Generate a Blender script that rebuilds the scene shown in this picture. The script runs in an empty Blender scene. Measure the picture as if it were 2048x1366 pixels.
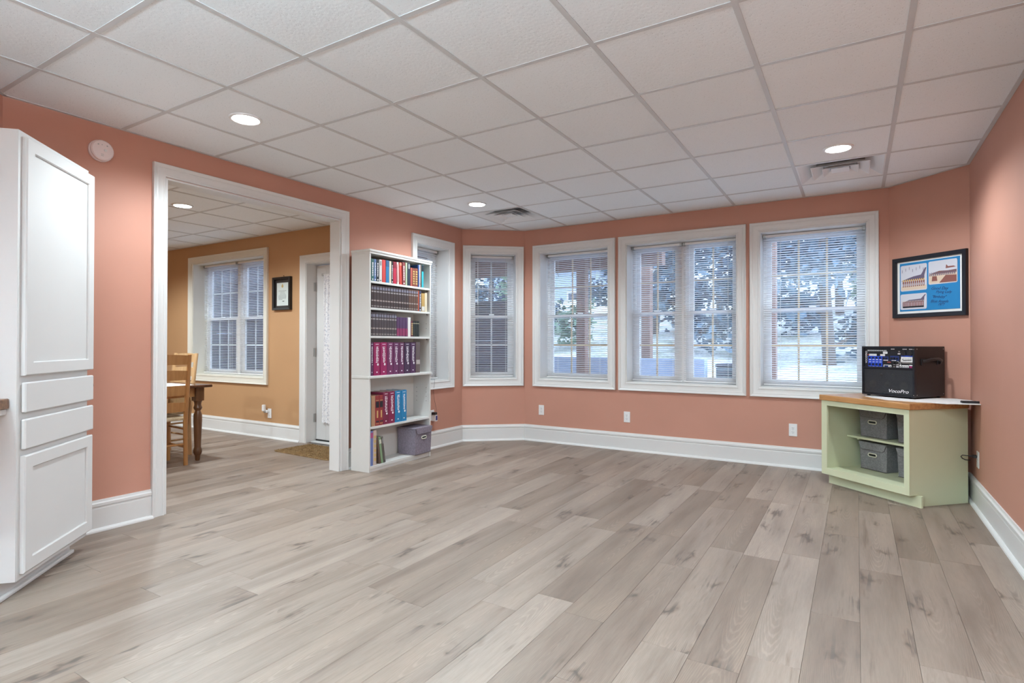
import bpy, bmesh, math, random
from mathutils import Vector, Matrix

sc = bpy.context.scene
COL = sc.collection
R = math.radians

# ------------------------------------------------------------------ camera
CAM = Vector((3.458972, -0.536316, 1.157))
YAW, PITCH, ROLL, FPX, SHY = 0.5491056, 0.007397181, 0.00105547, 1126.6267, -4.35133
fwd = Vector((-math.sin(YAW)*math.cos(PITCH), math.cos(YAW)*math.cos(PITCH), math.sin(PITCH)))
rgt = Vector((math.cos(YAW), math.sin(YAW), 0)); upv = rgt.cross(fwd)
rgt, upv = rgt*math.cos(ROLL)+upv*math.sin(ROLL), upv*math.cos(ROLL)-rgt*math.sin(ROLL)
cd = bpy.data.cameras.new('camera'); co = bpy.data.objects.new('camera', cd); COL.objects.link(co)
cd.sensor_width = 36; cd.lens = 36*FPX/2048; cd.shift_y = SHY/2048; cd.clip_start = .05; cd.clip_end = 300
M3 = Matrix((rgt, upv, -fwd)).transposed()
co.matrix_world = Matrix.Translation(CAM) @ M3.to_4x4()
sc.camera = co

# ------------------------------------------------------------------ sky and exposure
W = bpy.data.worlds.new('sky'); sc.world = W; W.use_nodes = True
bgn = W.node_tree.nodes['Background']; bgn.inputs[0].default_value = (.58, .74, 1, 1); bgn.inputs[1].default_value = 5.1
vs = sc.view_settings
vs.view_transform = 'Standard'; vs.look = 'None'; vs.exposure = 0.60; vs.gamma = 1; vs.use_curve_mapping = False
try:
    sc.cycles.max_bounces = 6; sc.cycles.diffuse_bounces = 5; sc.cycles.glossy_bounces = 3; sc.cycles.transmission_bounces = 2; sc.cycles.transparent_max_bounces = 14
    sc.cycles.sample_clamp_indirect = 6; sc.cycles.caustics_reflective = False; sc.cycles.caustics_refractive = False
except Exception: pass
LAMP_C = (.87, .99, 1.05)
CHAND_W = 1120.0
LAMP_W = 96.0            # watts of each recessed downlight
LAMP_ADJ = 134.0

# ------------------------------------------------------------------ materials
MATS = {}
def principled(name, col, rough=.5, metal=0, spec=.5, emit=None, es=0, sheen=0):
    m = bpy.data.materials.new(name); m.use_nodes = True
    b = m.node_tree.nodes['Principled BSDF']
    b.inputs['Base Color'].default_value = (*col, 1); b.inputs['Roughness'].default_value = rough
    b.inputs['Metallic'].default_value = metal; b.inputs['Specular IOR Level'].default_value = spec
    if emit: b.inputs['Emission Color'].default_value = (*emit, 1); b.inputs['Emission Strength'].default_value = es
    if sheen: b.inputs['Sheen Weight'].default_value = sheen
    MATS[name] = m
    return m
class NT:
    def __init__(s, m): s.t = m.node_tree; s.b = s.t.nodes['Principled BSDF']
    def n(s, typ, ins=None, **kw):
        x = s.t.nodes.new(typ)
        for k, v in kw.items(): setattr(x, k, v)
        for k, v in (ins or {}).items():
            if isinstance(v, bpy.types.NodeSocket): s.t.links.new(v, x.inputs[k])
            else: x.inputs[k].default_value = v
        return x
    def link(s, a, b): s.t.links.new(a, b)
    def ramp(s, fac, stops):
        r = s.n('ShaderNodeValToRGB', {0: fac}); e = r.color_ramp.elements
        while len(e) < len(stops): e.new(.5)
        for i, (p, c) in enumerate(stops):
            e[i].position = p; e[i].color = (*c, 1) if len(c) == 3 else c
        return r.outputs[0]
    def math(s, op, a, b=0.0, c=0.0):
        return s.n('ShaderNodeMath', {0: a, 1: b, 2: c}, operation=op).outputs[0]
    def mix(s, f, a, b, mode='MIX'):
        x = s.n('ShaderNodeMix', data_type='RGBA', blend_type=mode)
        for sock, v in ((x.inputs[0], f), (x.inputs[6], a), (x.inputs[7], b)):
            if isinstance(v, bpy.types.NodeSocket): s.link(v, sock)
            else: sock.default_value = v if not isinstance(v, tuple) or len(v) == 4 else (*v, 1)
        return x.outputs[2]
    def bump(s, h, strength=.2, dist=.002):
        b = s.n('ShaderNodeBump', {'Height': h, 'Strength': strength, 'Distance': dist}); s.link(b.outputs[0], s.b.inputs['Normal'])
def coords(nt, kind='Object', scale=(1, 1, 1)):
    tc = nt.n('ShaderNodeTexCoord'); mp = nt.n('ShaderNodeMapping', {0: tc.outputs[kind]}); mp.inputs['Scale'].default_value = scale
    return mp.outputs[0]

def paint(name, col, rough=.6, var=.03, bump=.06):
    m = principled(name, col, rough, spec=.35); nt = NT(m); c = coords(nt)
    nz = nt.n('ShaderNodeTexNoise', {'Vector': c, 'Scale': 260., 'Detail': 2.}); big = nt.n('ShaderNodeTexNoise', {'Vector': c, 'Scale': 1.7, 'Detail': 2.})
    lo = tuple(x*(1-var) for x in col); hi = tuple(min(1, x*(1+var)) for x in col)
    nt.link(nt.ramp(big.outputs[0], [(.3, lo), (.7, hi)]), nt.b.inputs['Base Color'])
    nt.bump(nz.outputs[0], bump, .001)
    return m
paint('wall_pink', (.515, .258, .190), .6)
paint('wall_pale', (.78, .78, .76), .55)
paint('wall_orange', (.50, .288, .145), .6)
paint('trim_white', (.715, .715, .705), .36, .01, .02)
paint('trim_cream', (.72, .69, .61), .35, .01, .02)
paint('cab_white', (.67, .67, .665), .58, .012, .03)
paint('shelf_white', (.68, .675, .65), .42, .02, .03)
paint('sage', (.66, .69, .475), .4, .02, .04)
principled('plastic_white', (.82, .82, .82), .35)
principled('plastic_pinkish', (.80, .70, .69), .4)
principled('black_plastic', (.012, .012, .014), .4)
principled('black_vinyl', (.010, .0085, .009), .45)
principled('dark_hole', (.01, .01, .01), .8)
principled('metal_grey', (.45, .45, .44), .35, 1)
principled('chrome', (.75, .75, .75), .2, 1)
principled('blind_white', (.86, .86, .86), .4)
principled('cord', (.75, .75, .72), .7)
principled('tee', (.60, .60, .60), .45)
principled('joint', (.16, .14, .125), .8)
principled('plenum', (.05, .05, .05), .9)
principled('lens', (1, 1, 1), .5, emit=(1, .985, .95), es=14)
principled('grille_glare_tan', (.86, .60, .34), .5)  # warm glare on white muntins is put into this tan
principled('vinyl_white', (.78, .78, .78), .35)
principled('paper', (.82, .81, .78), .7)
principled('page', (.70, .65, .55), .8)
principled('print_white', (.85, .82, .85), .6)
principled('gold', (.62, .46, .18), .4, .4)
principled('bezel', (.008, .010, .016), .35)
principled('mat_blue', (.012, .20, .46), .6)

def tile_mat():
    m = principled('ceiling_tile', (.86, .87, .88), .85, spec=.2); nt = NT(m); tc = nt.n('ShaderNodeTexCoord')
    oi = nt.n('ShaderNodeObjectInfo'); off = nt.n('ShaderNodeVectorMath', {0: tc.outputs['Object'], 1: oi.outputs['Location']}, operation='ADD')
    v = nt.n('ShaderNodeTexNoise', {'Vector': off.outputs[0], 'Scale': 170., 'Detail': 3., 'Roughness': .7})
    v2 = nt.n('ShaderNodeTexVoronoi', {'Vector': off.outputs[0], 'Scale': 55.})
    pit = nt.ramp(v.outputs[0], [(.27, (.35, .35, .35)), (.37, (1, 1, 1))])
    pin = nt.ramp(v2.outputs['Distance'], [(.06, (.62, .62, .62)), (.13, (1, 1, 1))])
    c = nt.mix(1., pit, pin, 'MULTIPLY'); tint = nt.ramp(oi.outputs['Random'], [(0, (.86, .895, .915)), (1, (.88, .915, .935))])  # cool tint put into the tiles offsets pink light bounced off the walls
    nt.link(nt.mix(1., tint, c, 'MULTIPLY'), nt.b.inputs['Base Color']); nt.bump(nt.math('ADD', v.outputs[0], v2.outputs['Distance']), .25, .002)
tile_mat()

def plank_mat():
    m = principled('plank', (.4, .35, .3), .42, spec=.4); nt = NT(m); tc = nt.n('ShaderNodeTexCoord'); oi = nt.n('ShaderNodeObjectInfo')
    rnd = oi.outputs['Random']
    o3 = nt.n('ShaderNodeCombineXYZ', {0: nt.math('MULTIPLY', rnd, 37.), 1: nt.math('MULTIPLY', rnd, 91.), 2: nt.math('MULTIPLY', rnd, 53.)})
    p = nt.n('ShaderNodeVectorMath', {0: tc.outputs['Object'], 1: o3.outputs[0]}, operation='ADD').outputs[0]
    def sc_(s): return nt.n('ShaderNodeVectorMath', {0: p, 1: s}, operation='MULTIPLY').outputs[0]
    r2 = nt.n('ShaderNodeTexWhiteNoise', {'W': rnd}, noise_dimensions='1D').outputs[0]
    tone = nt.ramp(r2, [(0, (0.222, 0.169, 0.134)), (0.3, (0.246, 0.19, 0.153)), (0.55, (0.268, 0.21, 0.172)), (0.8, (0.294, 0.235, 0.194)), (1, (0.33, 0.269, 0.226))])
    broad = nt.n('ShaderNodeTexNoise', {'Vector': sc_((9, 1.1, 1)), 'Scale': 1., 'Detail': 3., 'Roughness': .55}).outputs[0]
    c1 = nt.mix(1., tone, nt.ramp(broad, [(.28, (.76, .73, .71)), (.5, (1, 1, 1)), (.72, (1.14, 1.13, 1.11))]), 'MULTIPLY')
    # cathedral arches, pale, on about half of the planks
    ro = nt.n('ShaderNodeCombineXYZ', {0: nt.math('MULTIPLY_ADD', r2, .8, -.4), 1: nt.math('MULTIPLY_ADD', nt.n('ShaderNodeTexWhiteNoise', {'W': nt.math('ADD', rnd, 3.7)}, noise_dimensions='1D').outputs[0], 1.0, -.5), 2: 0.})
    pr_ = nt.n('ShaderNodeVectorMath', {0: nt.n('ShaderNodeVectorMath', {0: tc.outputs['Object'], 1: (13, .95, 0)}, operation='MULTIPLY').outputs[0], 1: ro.outputs[0]}, operation='ADD').outputs[0]
    wv = nt.n('ShaderNodeTexWave', {'Vector': pr_, 'Scale': 4.2, 'Distortion': 2.6, 'Detail': 3., 'Detail Scale': 1.6, 'Detail Roughness': .6}, wave_type='RINGS', rings_direction='Z').outputs[0]
    msk = nt.n('ShaderNodeTexNoise', {'Vector': sc_((6, 1.4, 1)), 'Scale': 1., 'Detail': 1.}).outputs[0]
    arch = nt.math('MULTIPLY', nt.ramp(wv, [(.62, (0, 0, 0)), (.95, (.55, .55, .55))]), nt.ramp(msk, [(.48, (0, 0, 0)), (.62, (1, 1, 1))]))
    c2 = nt.mix(arch, c1, nt.mix(1., c1, (1.32, 1.31, 1.30), 'MULTIPLY'))
    fine = nt.n('ShaderNodeTexNoise', {'Vector': sc_((120, 9, 1)), 'Scale': 1., 'Detail': 4., 'Roughness': .65}).outputs[0]
    c3 = nt.mix(1., c2, nt.ramp(fine, [(.3, (.86, .85, .84)), (.65, (1.06, 1.06, 1.06))]), 'MULTIPLY')
    # dark grain streaks
    st = nt.n('ShaderNodeTexNoise', {'Vector': sc_((34, 1.5, 1)), 'Scale': 1., 'Detail': 4., 'Roughness': .6, 'Distortion': .4}).outputs[0]
    c4 = nt.mix(nt.ramp(st, [(.60, (0, 0, 0)), (.76, (.75, .75, .75))]), c3, nt.mix(1., c3, (.52, .46, .42), 'MULTIPLY'))
    # knots with a smudge
    vo = nt.n('ShaderNodeTexVoronoi', {'Vector': nt.n('ShaderNodeVectorMath', {0: sc_((5.2, 2.4, 1)), 1: nt.n('ShaderNodeTexNoise', {'Vector': sc_((14, 6, 1)), 'Scale': 1.}).outputs[1]}, operation='ADD').outputs[0], 'Scale': 1.}, voronoi_dimensions='2D')
    kd = vo.outputs['Distance']; kc = nt.n('ShaderNodeSeparateColor', {0: vo.outputs['Color']}).outputs[0]
    on = nt.math('LESS_THAN', kc, .42)
    sm = nt.math('MULTIPLY', on, nt.ramp(kd, [(.05, (.75, .75, .75)), (.19, (0, 0, 0))]))
    kn = nt.math('MULTIPLY', on, nt.ramp(kd, [(.02, (1, 1, 1)), (.075, (0, 0, 0))]))
    c5 = nt.mix(sm, c4, nt.mix(1., c4, (.62, .57, .54), 'MULTIPLY')); c6 = nt.mix(nt.math('MULTIPLY', kn, .85), c5, (.10, .078, .066, 1))
    # cracks beside some knots
    cr = nt.n('ShaderNodeTexNoise', {'Vector': sc_((46, 2.3, 1)), 'Scale': 1., 'Detail': 2., 'Distortion': .9}).outputs[0]
    near = nt.math('MULTIPLY', on, nt.ramp(kd, [(.10, (1, 1, 1)), (.42, (0, 0, 0))]))
    ck = nt.math('MULTIPLY', near, nt.ramp(cr, [(.55, (0, 0, 0)), (.60, (1, 1, 1))]))
    c7 = nt.mix(nt.math('MULTIPLY', ck, .8), c6, (.12, .095, .08, 1))
    nt.link(c7, nt.b.inputs['Base Color'])
    nt.link(nt.math('MULTIPLY_ADD', fine, .25, .33), nt.b.inputs['Roughness'])
    nt.bump(nt.math('SUBTRACT', fine, ck), .12, .001)
plank_mat()

def wood(name, a, b, scale=(18, 18, 1.6), rough=.4):
    m = principled(name, a, rough); nt = NT(m); c = coords(nt, 'Object', scale)
    n1 = nt.n('ShaderNodeTexNoise', {'Vector': c, 'Scale': 1.6, 'Detail': 4., 'Distortion': .5})
    nt.link(nt.ramp(n1.outputs[0], [(.3, a), (.7, b)]), nt.b.inputs['Base Color'])
    return m
wood('pine', (.40, .19, .065), (.52, .275, .105), rough=.38)
wood('pine_light', (.58, .36, .17), (.68, .44, .23), rough=.38)
wood('walnut', (.10, .045, .02), (.19, .085, .035), rough=.3)
wood('table_top', (.055, .022, .012), (.11, .045, .022), (2, 20, 20), rough=.25)
wood('butcher', (.36, .155, .05), (.56, .29, .11), (3, 30, 30), rough=.3)
wood('counter_brown', (.10, .048, .02), (.23, .115, .05), (40, 3, 40), rough=.3)
wood('post_brown', (.15, .075, .05), (.22, .12, .085), rough=.7)
principled('hook_brown', (.23, .09, .055), .5)

def fabric(name, a, b, sc_=420):
    m = principled(name, a, .9, spec=.1); nt = NT(m); c = coords(nt)
    n1 = nt.n('ShaderNodeTexNoise', {'Vector': c, 'Scale': float(sc_), 'Detail': 2.})
    n2 = nt.n('ShaderNodeTexNoise', {'Vector': c, 'Scale': float(sc_)/5, 'Detail': 2.})
    nt.link(nt.ramp(nt.math('MULTIPLY_ADD', n2.outputs[0], .4, nt.math('MULTIPLY', n1.outputs[0], .6)), [(.36, a), (.64, b)]), nt.b.inputs['Base Color'])
    nt.bump(n1.outputs[0], .4, .001)
    return m
fabric('bin_grey', (.15, .142, .145), (.29, .277, .278))
fabric('bin_mauve', (.16, .135, .165), (.30, .26, .31))
fabric('bin_edge', (.05, .035, .035), (.08, .06, .06))
fabric('rush', (.50, .40, .26), (.72, .62, .45), 160)
fabric('coir', (.17, .10, .045), (.36, .24, .12), 160)
fabric('cloth_white', (.72, .71, .70), (.84, .83, .82), 200)
principled('rim_cream', (.72, .70, .58), .5)

def lace():
    m = principled('lace', (.82, .82, .85), .9, spec=.1); nt = NT(m); c = coords(nt, 'Object', (60, 60, 45))
    v = nt.n('ShaderNodeTexVoronoi', {'Vector': c, 'Scale': 1.})
    nt.link(nt.ramp(v.outputs['Distance'], [(.2, (.55, .57, .64)), (.5, (.85, .85, .87))]), nt.b.inputs['Base Color']); nt.bump(v.outputs[0], .5, .003)
lace()
def glass():
    m = bpy.data.materials.new('window_glass'); m.use_nodes = True; t = m.node_tree; t.nodes.clear()
    o = t.nodes.new('ShaderNodeOutputMaterial'); mx = t.nodes.new('ShaderNodeMixShader'); tr = t.nodes.new('ShaderNodeBsdfTransparent')
    gl = t.nodes.new('ShaderNodeBsdfGlossy'); lw = t.nodes.new('ShaderNodeLayerWeight'); lw.inputs[0].default_value = .5
    pw = t.nodes.new('ShaderNodeMath'); pw.operation = 'POWER'; t.links.new(lw.outputs['Facing'], pw.inputs[0]); pw.inputs[1].default_value = 5
    fr = t.nodes.new('ShaderNodeMath'); fr.operation = 'MULTIPLY_ADD'; t.links.new(pw.outputs[0], fr.inputs[0]); fr.inputs[1].default_value = .95; fr.inputs[2].default_value = .045
    gl.inputs['Roughness'].default_value = .0; tr.inputs[0].default_value = (.93, .95, .96, 1)
    t.links.new(fr.outputs[0], mx.inputs[0]); t.links.new(tr.outputs[0], mx.inputs[1]); t.links.new(gl.outputs[0], mx.inputs[2]); t.links.new(mx.outputs[0], o.inputs[0])
    MATS['window_glass'] = m
glass()
def ground():
    m = principled('lawn', (.3, .35, .25), .95, spec=.1); nt = NT(m); c = coords(nt)
    n1 = nt.n('ShaderNodeTexNoise', {'Vector': c, 'Scale': 1.1, 'Detail': 5.}); n2 = nt.n('ShaderNodeTexNoise', {'Vector': c, 'Scale': 14., 'Detail': 3.})
    c1 = nt.ramp(n1.outputs[0], [(.32, (.34, .36, .29)), (.5, (.52, .53, .50)), (.66, (.64, .64, .65))])
    nt.link(nt.mix(1., c1, nt.ramp(n2.outputs[0], [(.35, (.6, .6, .58)), (.6, (1.05, 1.05, 1.05))]), 'MULTIPLY'), nt.b.inputs['Base Color'])
ground()
paint('concrete_blue', (.33, .39, .50), .85, .08, .1)
paint('siding_grey', (.040, .040, .055), .8, .05, .05)
paint('roof_slate', (.06, .07, .095), .8, .1, .1)
principled('bark', (.075, .055, .045), .9)
fabric('leaf_haze_blue', (.05, .085, .12), (.13, .20, .25), 9)  # blue of haze and cool light is put into this leaf colour
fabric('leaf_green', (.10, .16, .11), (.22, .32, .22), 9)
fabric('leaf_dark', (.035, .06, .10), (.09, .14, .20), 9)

# ------------------------------------------------------------------ mesh helpers
class MB:
    def __init__(s): s.v = []; s.f = []; s.m = []
    def add(s, vs, fs, m=0):
        o = len(s.v); s.v += [tuple(p) for p in vs]
        for f in fs: s.f.append(tuple(i+o for i in f)); s.m.append(m)
        return s
    def box(s, x0, y0, z0, x1, y1, z1, m=0):
        x0, x1 = sorted((x0, x1)); y0, y1 = sorted((y0, y1)); z0, z1 = sorted((z0, z1))
        return s.add([(x0,y0,z0),(x1,y0,z0),(x1,y1,z0),(x0,y1,z0),(x0,y0,z1),(x1,y0,z1),(x1,y1,z1),(x0,y1,z1)],
                     [(0,3,2,1),(4,5,6,7),(0,1,5,4),(1,2,6,5),(2,3,7,6),(3,0,4,7)], m)
    def prism(s, poly, z0, z1, m=0, ax='z'):
        n = len(poly)
        def P(a, b, c): return {'z': (a, b, c), 'y': (a, c, b), 'x': (c, a, b)}[ax]
        vs = [P(a, b, z0) for a, b in poly] + [P(a, b, z1) for a, b in poly]
        fs = [tuple(range(n-1, -1, -1)), tuple(range(n, 2*n))] + [(i, (i+1) % n, n+(i+1) % n, n+i) for i in range(n)]
        return s.add(vs, fs, m)
    def lathe(s, prof, n=20, c=(0, 0, 0), ax='z', m=0, cap=True):
        vs = []; fs = []; k = len(prof)
        for r, h in prof:
            for i in range(n):
                a = 2*math.pi*i/n; p = (r*math.cos(a), r*math.sin(a), h)
                if ax == 'x': p = (p[2], p[0], p[1])
                elif ax == 'y': p = (p[0], p[2], p[1])
                vs.append((p[0]+c[0], p[1]+c[1], p[2]+c[2]))
        for j in range(k-1):
            for i in range(n): fs.append((j*n+i, j*n+(i+1) % n, (j+1)*n+(i+1) % n, (j+1)*n+i))
        if cap: fs += [tuple(range(n-1, -1, -1)), tuple((k-1)*n+i for i in range(n))]
        return s.add(vs, fs, m)
    def tube(s, pts, r, n=8, m=0):
        pts = [Vector(p) for p in pts]; rs = r if isinstance(r, (list, tuple)) else [r]*len(pts); vs = []; fs = []
        for i, p in enumerate(pts):
            d = (pts[min(i+1, len(pts)-1)]-pts[max(i-1, 0)]).normalized()
            a = d.cross(Vector((0, 0, 1))) if abs(d.z) < .95 else d.cross(Vector((1, 0, 0))); a.normalize(); b = d.cross(a)
            for k in range(n):
                t = 2*math.pi*k/n; vs.append(p+(a*math.cos(t)+b*math.sin(t))*rs[i])
        for i in range(len(pts)-1):
            for k in range(n): fs.append((i*n+k, i*n+(k+1) % n, (i+1)*n+(k+1) % n, (i+1)*n+k))
        fs += [tuple(range(n-1, -1, -1)), tuple((len(pts)-1)*n+k for k in range(n))]
        return s.add(vs, fs, m)
    def frame(s, prof, x0, z0, x1, z1, sides='LTRB', m=0):
        """mitred frame round the rectangle x0..x1, z0..z1; prof = (outward distance, height toward the room = -y)"""
        if 'B' not in sides:
            path = [((x0, z0), (-1, 0)), ((x0, z1), (-1, 1)), ((x1, z1), (1, 1)), ((x1, z0), (1, 0))]; closed = False
        else:
            path = [((x0, z0), (-1, -1)), ((x0, z1), (-1, 1)), ((x1, z1), (1, 1)), ((x1, z0), (1, -1))]; closed = True
        k = len(prof); vs = [(p[0]+d*q[0], -h, p[1]+d*q[1]) for p, q in path for d, h in prof]; fs = []
        for i in range(4 if closed else 3):
            for j in range(k):
                a, b = i*k+j, i*k+(j+1) % k; c, d = ((i+1) % 4)*k+(j+1) % k, ((i+1) % 4)*k+j
                fs.append((a, b, c, d))
        if not closed: fs += [tuple(range(k)), tuple(3*k+j for j in range(k-1, -1, -1))]
        return s.add(vs, fs, m)
    def build(s, name, mats, parent=None, loc=None, rz=0., mw=None, smooth=None, bevel=0, seg=1):
        me = bpy.data.meshes.new(name); me.from_pydata(s.v, [], s.f); me.update()
        if isinstance(mats, str): mats = [mats]
        for x in mats: me.materials.append(MATS[x])
        me.polygons.foreach_set('material_index', s.m)
        bm = bmesh.new(); bm.from_mesh(me); bmesh.ops.recalc_face_normals(bm, faces=bm.faces)
        if bevel: bmesh.ops.bevel(bm, geom=list(bm.edges), offset=bevel, offset_type='OFFSET', segments=seg, profile=.5, affect='EDGES', clamp_overlap=True)
        bm.to_mesh(me); bm.free()
        if smooth is not None:
            me.polygons.foreach_set('use_smooth', [True]*len(me.polygons))
            try: me.set_sharp_from_angle(angle=R(smooth))
            except Exception: pass
        return put(name, me, parent, loc, rz, mw)
def put(name, me, parent=None, loc=None, rz=0., mw=None):
    o = bpy.data.objects.new(name, me); COL.objects.link(o)
    if parent: o.parent = parent
    if mw is not None: o.matrix_local = mw
    else:
        if loc: o.location = loc
        o.rotation_euler = (0, 0, rz)
    return o
def tag(o, label=None, cat=None, group=None, kind=None):
    if label: o['label'] = label
    if cat: o['category'] = cat
    if group: o['group'] = group
    if kind: o['kind'] = kind
    return o
def thing(name, loc=(0, 0, 0), rz=0., label=None, cat=None, group=None, kind=None, mw=None):
    o = put(name, None, None, loc, rz, mw); o.empty_display_size = .1
    return tag(o, label, cat, group, kind)
def part(name, mat, parent, *boxes, bevel=0, **k):
    mb = MB()
    for b in boxes: mb.box(*b)
    return mb.build(name, mat, parent, bevel=bevel, **k)
def box(name, mat, parent, b, bevel=0, **k): return part(name, mat, parent, b, bevel=bevel, **k)
def copy_tree(o, parent=None):
    c = o.copy(); COL.objects.link(c); c.parent = parent
    for ch in list(o.children): copy_tree(ch, c)
    return c
def text_mesh(txt, size, shear=0.):
    cu = bpy.data.curves.new('t', 'FONT'); cu.body = txt; cu.size = size; cu.shear = shear; cu.extrude = .0004
    o = bpy.data.objects.new('t', cu); COL.objects.link(o); bpy.context.view_layer.update()
    me = bpy.data.meshes.new_from_object(o.evaluated_get(bpy.context.evaluated_depsgraph_get()))
    bpy.data.objects.remove(o); return me
def clip(poly, hull):
    out = poly
    for i in range(len(hull)):
        a, b = hull[i], hull[(i+1) % len(hull)]; inp, out = out, []
        def ins(p): return (b[0]-a[0])*(p[1]-a[1])-(b[1]-a[1])*(p[0]-a[0]) >= -1e-7
        for k in range(len(inp)):
            p, q = inp[k-1], inp[k]
            if ins(p) != ins(q):
                d1 = (b[0]-a[0])*(p[1]-a[1])-(b[1]-a[1])*(p[0]-a[0]); d2 = (b[0]-a[0])*(q[1]-a[1])-(b[1]-a[1])*(q[0]-a[0]); t = d1/(d1-d2)
                out.append((p[0]+t*(q[0]-p[0]), p[1]+t*(q[1]-p[1])))
            if ins(q): out.append(q)
        if not out: return []
    r = []
    for p in out:
        if not r or (abs(p[0]-r[-1][0])+abs(p[1]-r[-1][1])) > 1e-5: r.append(p)
    return r if len(r) > 2 else []
ORD = ['first', 'second', 'third', 'fourth', 'fifth', 'sixth', 'seventh', 'eighth', 'ninth', 'tenth', 'eleventh', 'twelfth', 'thirteenth', 'fourteenth', 'fifteenth', 'sixteenth', 'seventeenth', 'eighteenth', 'nineteenth', 'twentieth']

# ------------------------------------------------------------------ room geometry
XL, XR, YB, YA, HC, HA = -.535, 4.19, 5.335, 3.80, 2.514, 2.487
CLa, CLb = (XL, 4.855), (.045, YB)          # left bay chamfer
CRa, CRb = (3.70, YB), (XR, 4.89)           # right bay chamfer
RLa, RLb = (.60, -.502), (XL, .633)         # rear-left chamfer
YR = -5.5                                   # the room goes on behind the camera
ROOM = [(XL, .633), (.60, -.502), (XR, -.502), (XR, 4.89), (3.70, YB), (.045, YB), (XL, 4.855)]   # counter-clockwise
REAR = [(.60, YR), (XR, YR), (XR, -.502), (.60, -.502)]
AX0, AX1, AY0 = -6.2, -.655, -.6
ADJ = [(AX0, AY0), (AX1, AY0), (AX1, YA), (AX0, YA)]
WT = .26

def wall(name, p0, p1, label, mat='wall_pink', openings=(), t=WT, ext=(.1, .1), h=2.58, back=None):
    d = Vector((p1[0]-p0[0], p1[1]-p0[1], 0)); L = d.length; ang = math.atan2(d.y, d.x)
    xs = sorted({-ext[0], 0, L, L+ext[1]} | {v for o in openings for v in o[:2]}); zs = sorted({-.02, h} | {v for o in openings for v in o[2:]})
    hole = lambda x, z: any(o[0] < x < o[1] and o[2] < z < o[3] for o in openings)
    mb = MB()
    for i in range(len(xs)-1):
        for k in range(len(zs)-1):
            x0, x1, z0, z1 = xs[i], xs[i+1], zs[k], zs[k+1]
            if x1-x0 < 1e-6 or hole((x0+x1)/2, (z0+z1)/2): continue
            mb.add([(x0, 0, z0), (x1, 0, z0), (x1, 0, z1), (x0, 0, z1)], [(0, 1, 2, 3)]); mb.add([(x0, t, z0), (x1, t, z0), (x1, t, z1), (x0, t, z1)], [(3, 2, 1, 0)], 1)
    X0, X1 = xs[0], xs[-1]
    for (a, b) in (((X0, zs[0]), (X0, zs[-1])), ((X1, zs[0]), (X1, zs[-1])), ((X0, zs[-1]), (X1, zs[-1]))):
        mb.add([(a[0], 0, a[1]), (b[0], 0, b[1]), (b[0], t, b[1]), (a[0], t, a[1])], [(0, 1, 2, 3)])
    for o in openings:
        c = [(o[0], o[2]), (o[1], o[2]), (o[1], o[3]), (o[0], o[3])]
        for i in range(4):
            if c[i][1] == c[(i+1) % 4][1] == -.02: continue
            a, b = c[i], c[(i+1) % 4]; mb.add([(a[0], 0, a[1]), (b[0], 0, b[1]), (b[0], t, b[1]), (a[0], t, a[1])], [(0, 1, 2, 3)])
    bm_name = mb.build(name, [mat, back or mat], None, (p0[0], p0[1], 0), ang)
    return tag(bm_name, label, 'wall', kind='structure'), ang

WZ0, WZ1 = .740, 2.230      # window openings (inside the casing)
OY0, OY1, OZ = 1.490, 3.004, 2.278   # cased opening
wl, A_L = wall('wall_left', (XL, .633), (XL, 4.855), 'terracotta wall with the wide cased opening', openings=[(OY0-.633, OY1-.633, -.02, OZ), (4.048-.633, 4.590-.633, WZ0, WZ1)], t=.12, back='wall_orange')
LC = math.hypot(.58, .48)
_, A_CL = wall('wall_bay_left', CLa, CLb, 'narrow terracotta bay wall around the single narrow window', openings=[(.098, .648, WZ0, WZ1)])
_, A_B = wall('wall_back', CLb, CRa, 'long terracotta wall with three windows in a row', openings=[(.256-.045, 1.110-.045, WZ0, WZ1), (1.328-.045, 2.452-.045, WZ0, WZ1), (2.666-.045, 3.536-.045, WZ0, WZ1)])
_, A_CR = wall('wall_bay_right', CRa, CRb, 'angled terracotta wall behind the framed blue collage')
_, A_R = wall('wall_right', CRb, (XR, YR), 'terracotta wall at the right edge')
wall('wall_rear', (XR, YR), (.60, YR), 'pale wall behind the viewpoint', 'wall_pale')
wall('wall_rear_side', (.60, YR), RLa, 'pale wall left of the space behind the viewpoint', 'wall_pale', ext=(.1, 0))
wall('wall_rear_left', RLa, RLb, 'angled terracotta wall behind the tall white cabinet')
wall('wall_dining_back', (AX0, YA), (AX1, YA), 'orange dining room wall with window and door', 'wall_orange', openings=[(-4.36-AX0, -2.79-AX0, .735, 2.245), (-1.995-AX0, -1.08-AX0, -.02, 2.085)], t=.24, ext=(.1, 0))
wall('wall_dining_left', (AX0, AY0), (AX0, YA), 'far orange dining room wall', 'wall_orange')
wall('wall_dining_front', (AX1+.0, AY0), (AX0, AY0), 'orange dining room wall facing the dining window', 'wall_orange', ext=(.0, .1))
wall('wall_dining_right', (AX1, .633-.02), (AX1, AY0), 'short orange dining room wall beside the opening', 'wall_orange', t=.05, ext=(0, 0))

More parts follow.
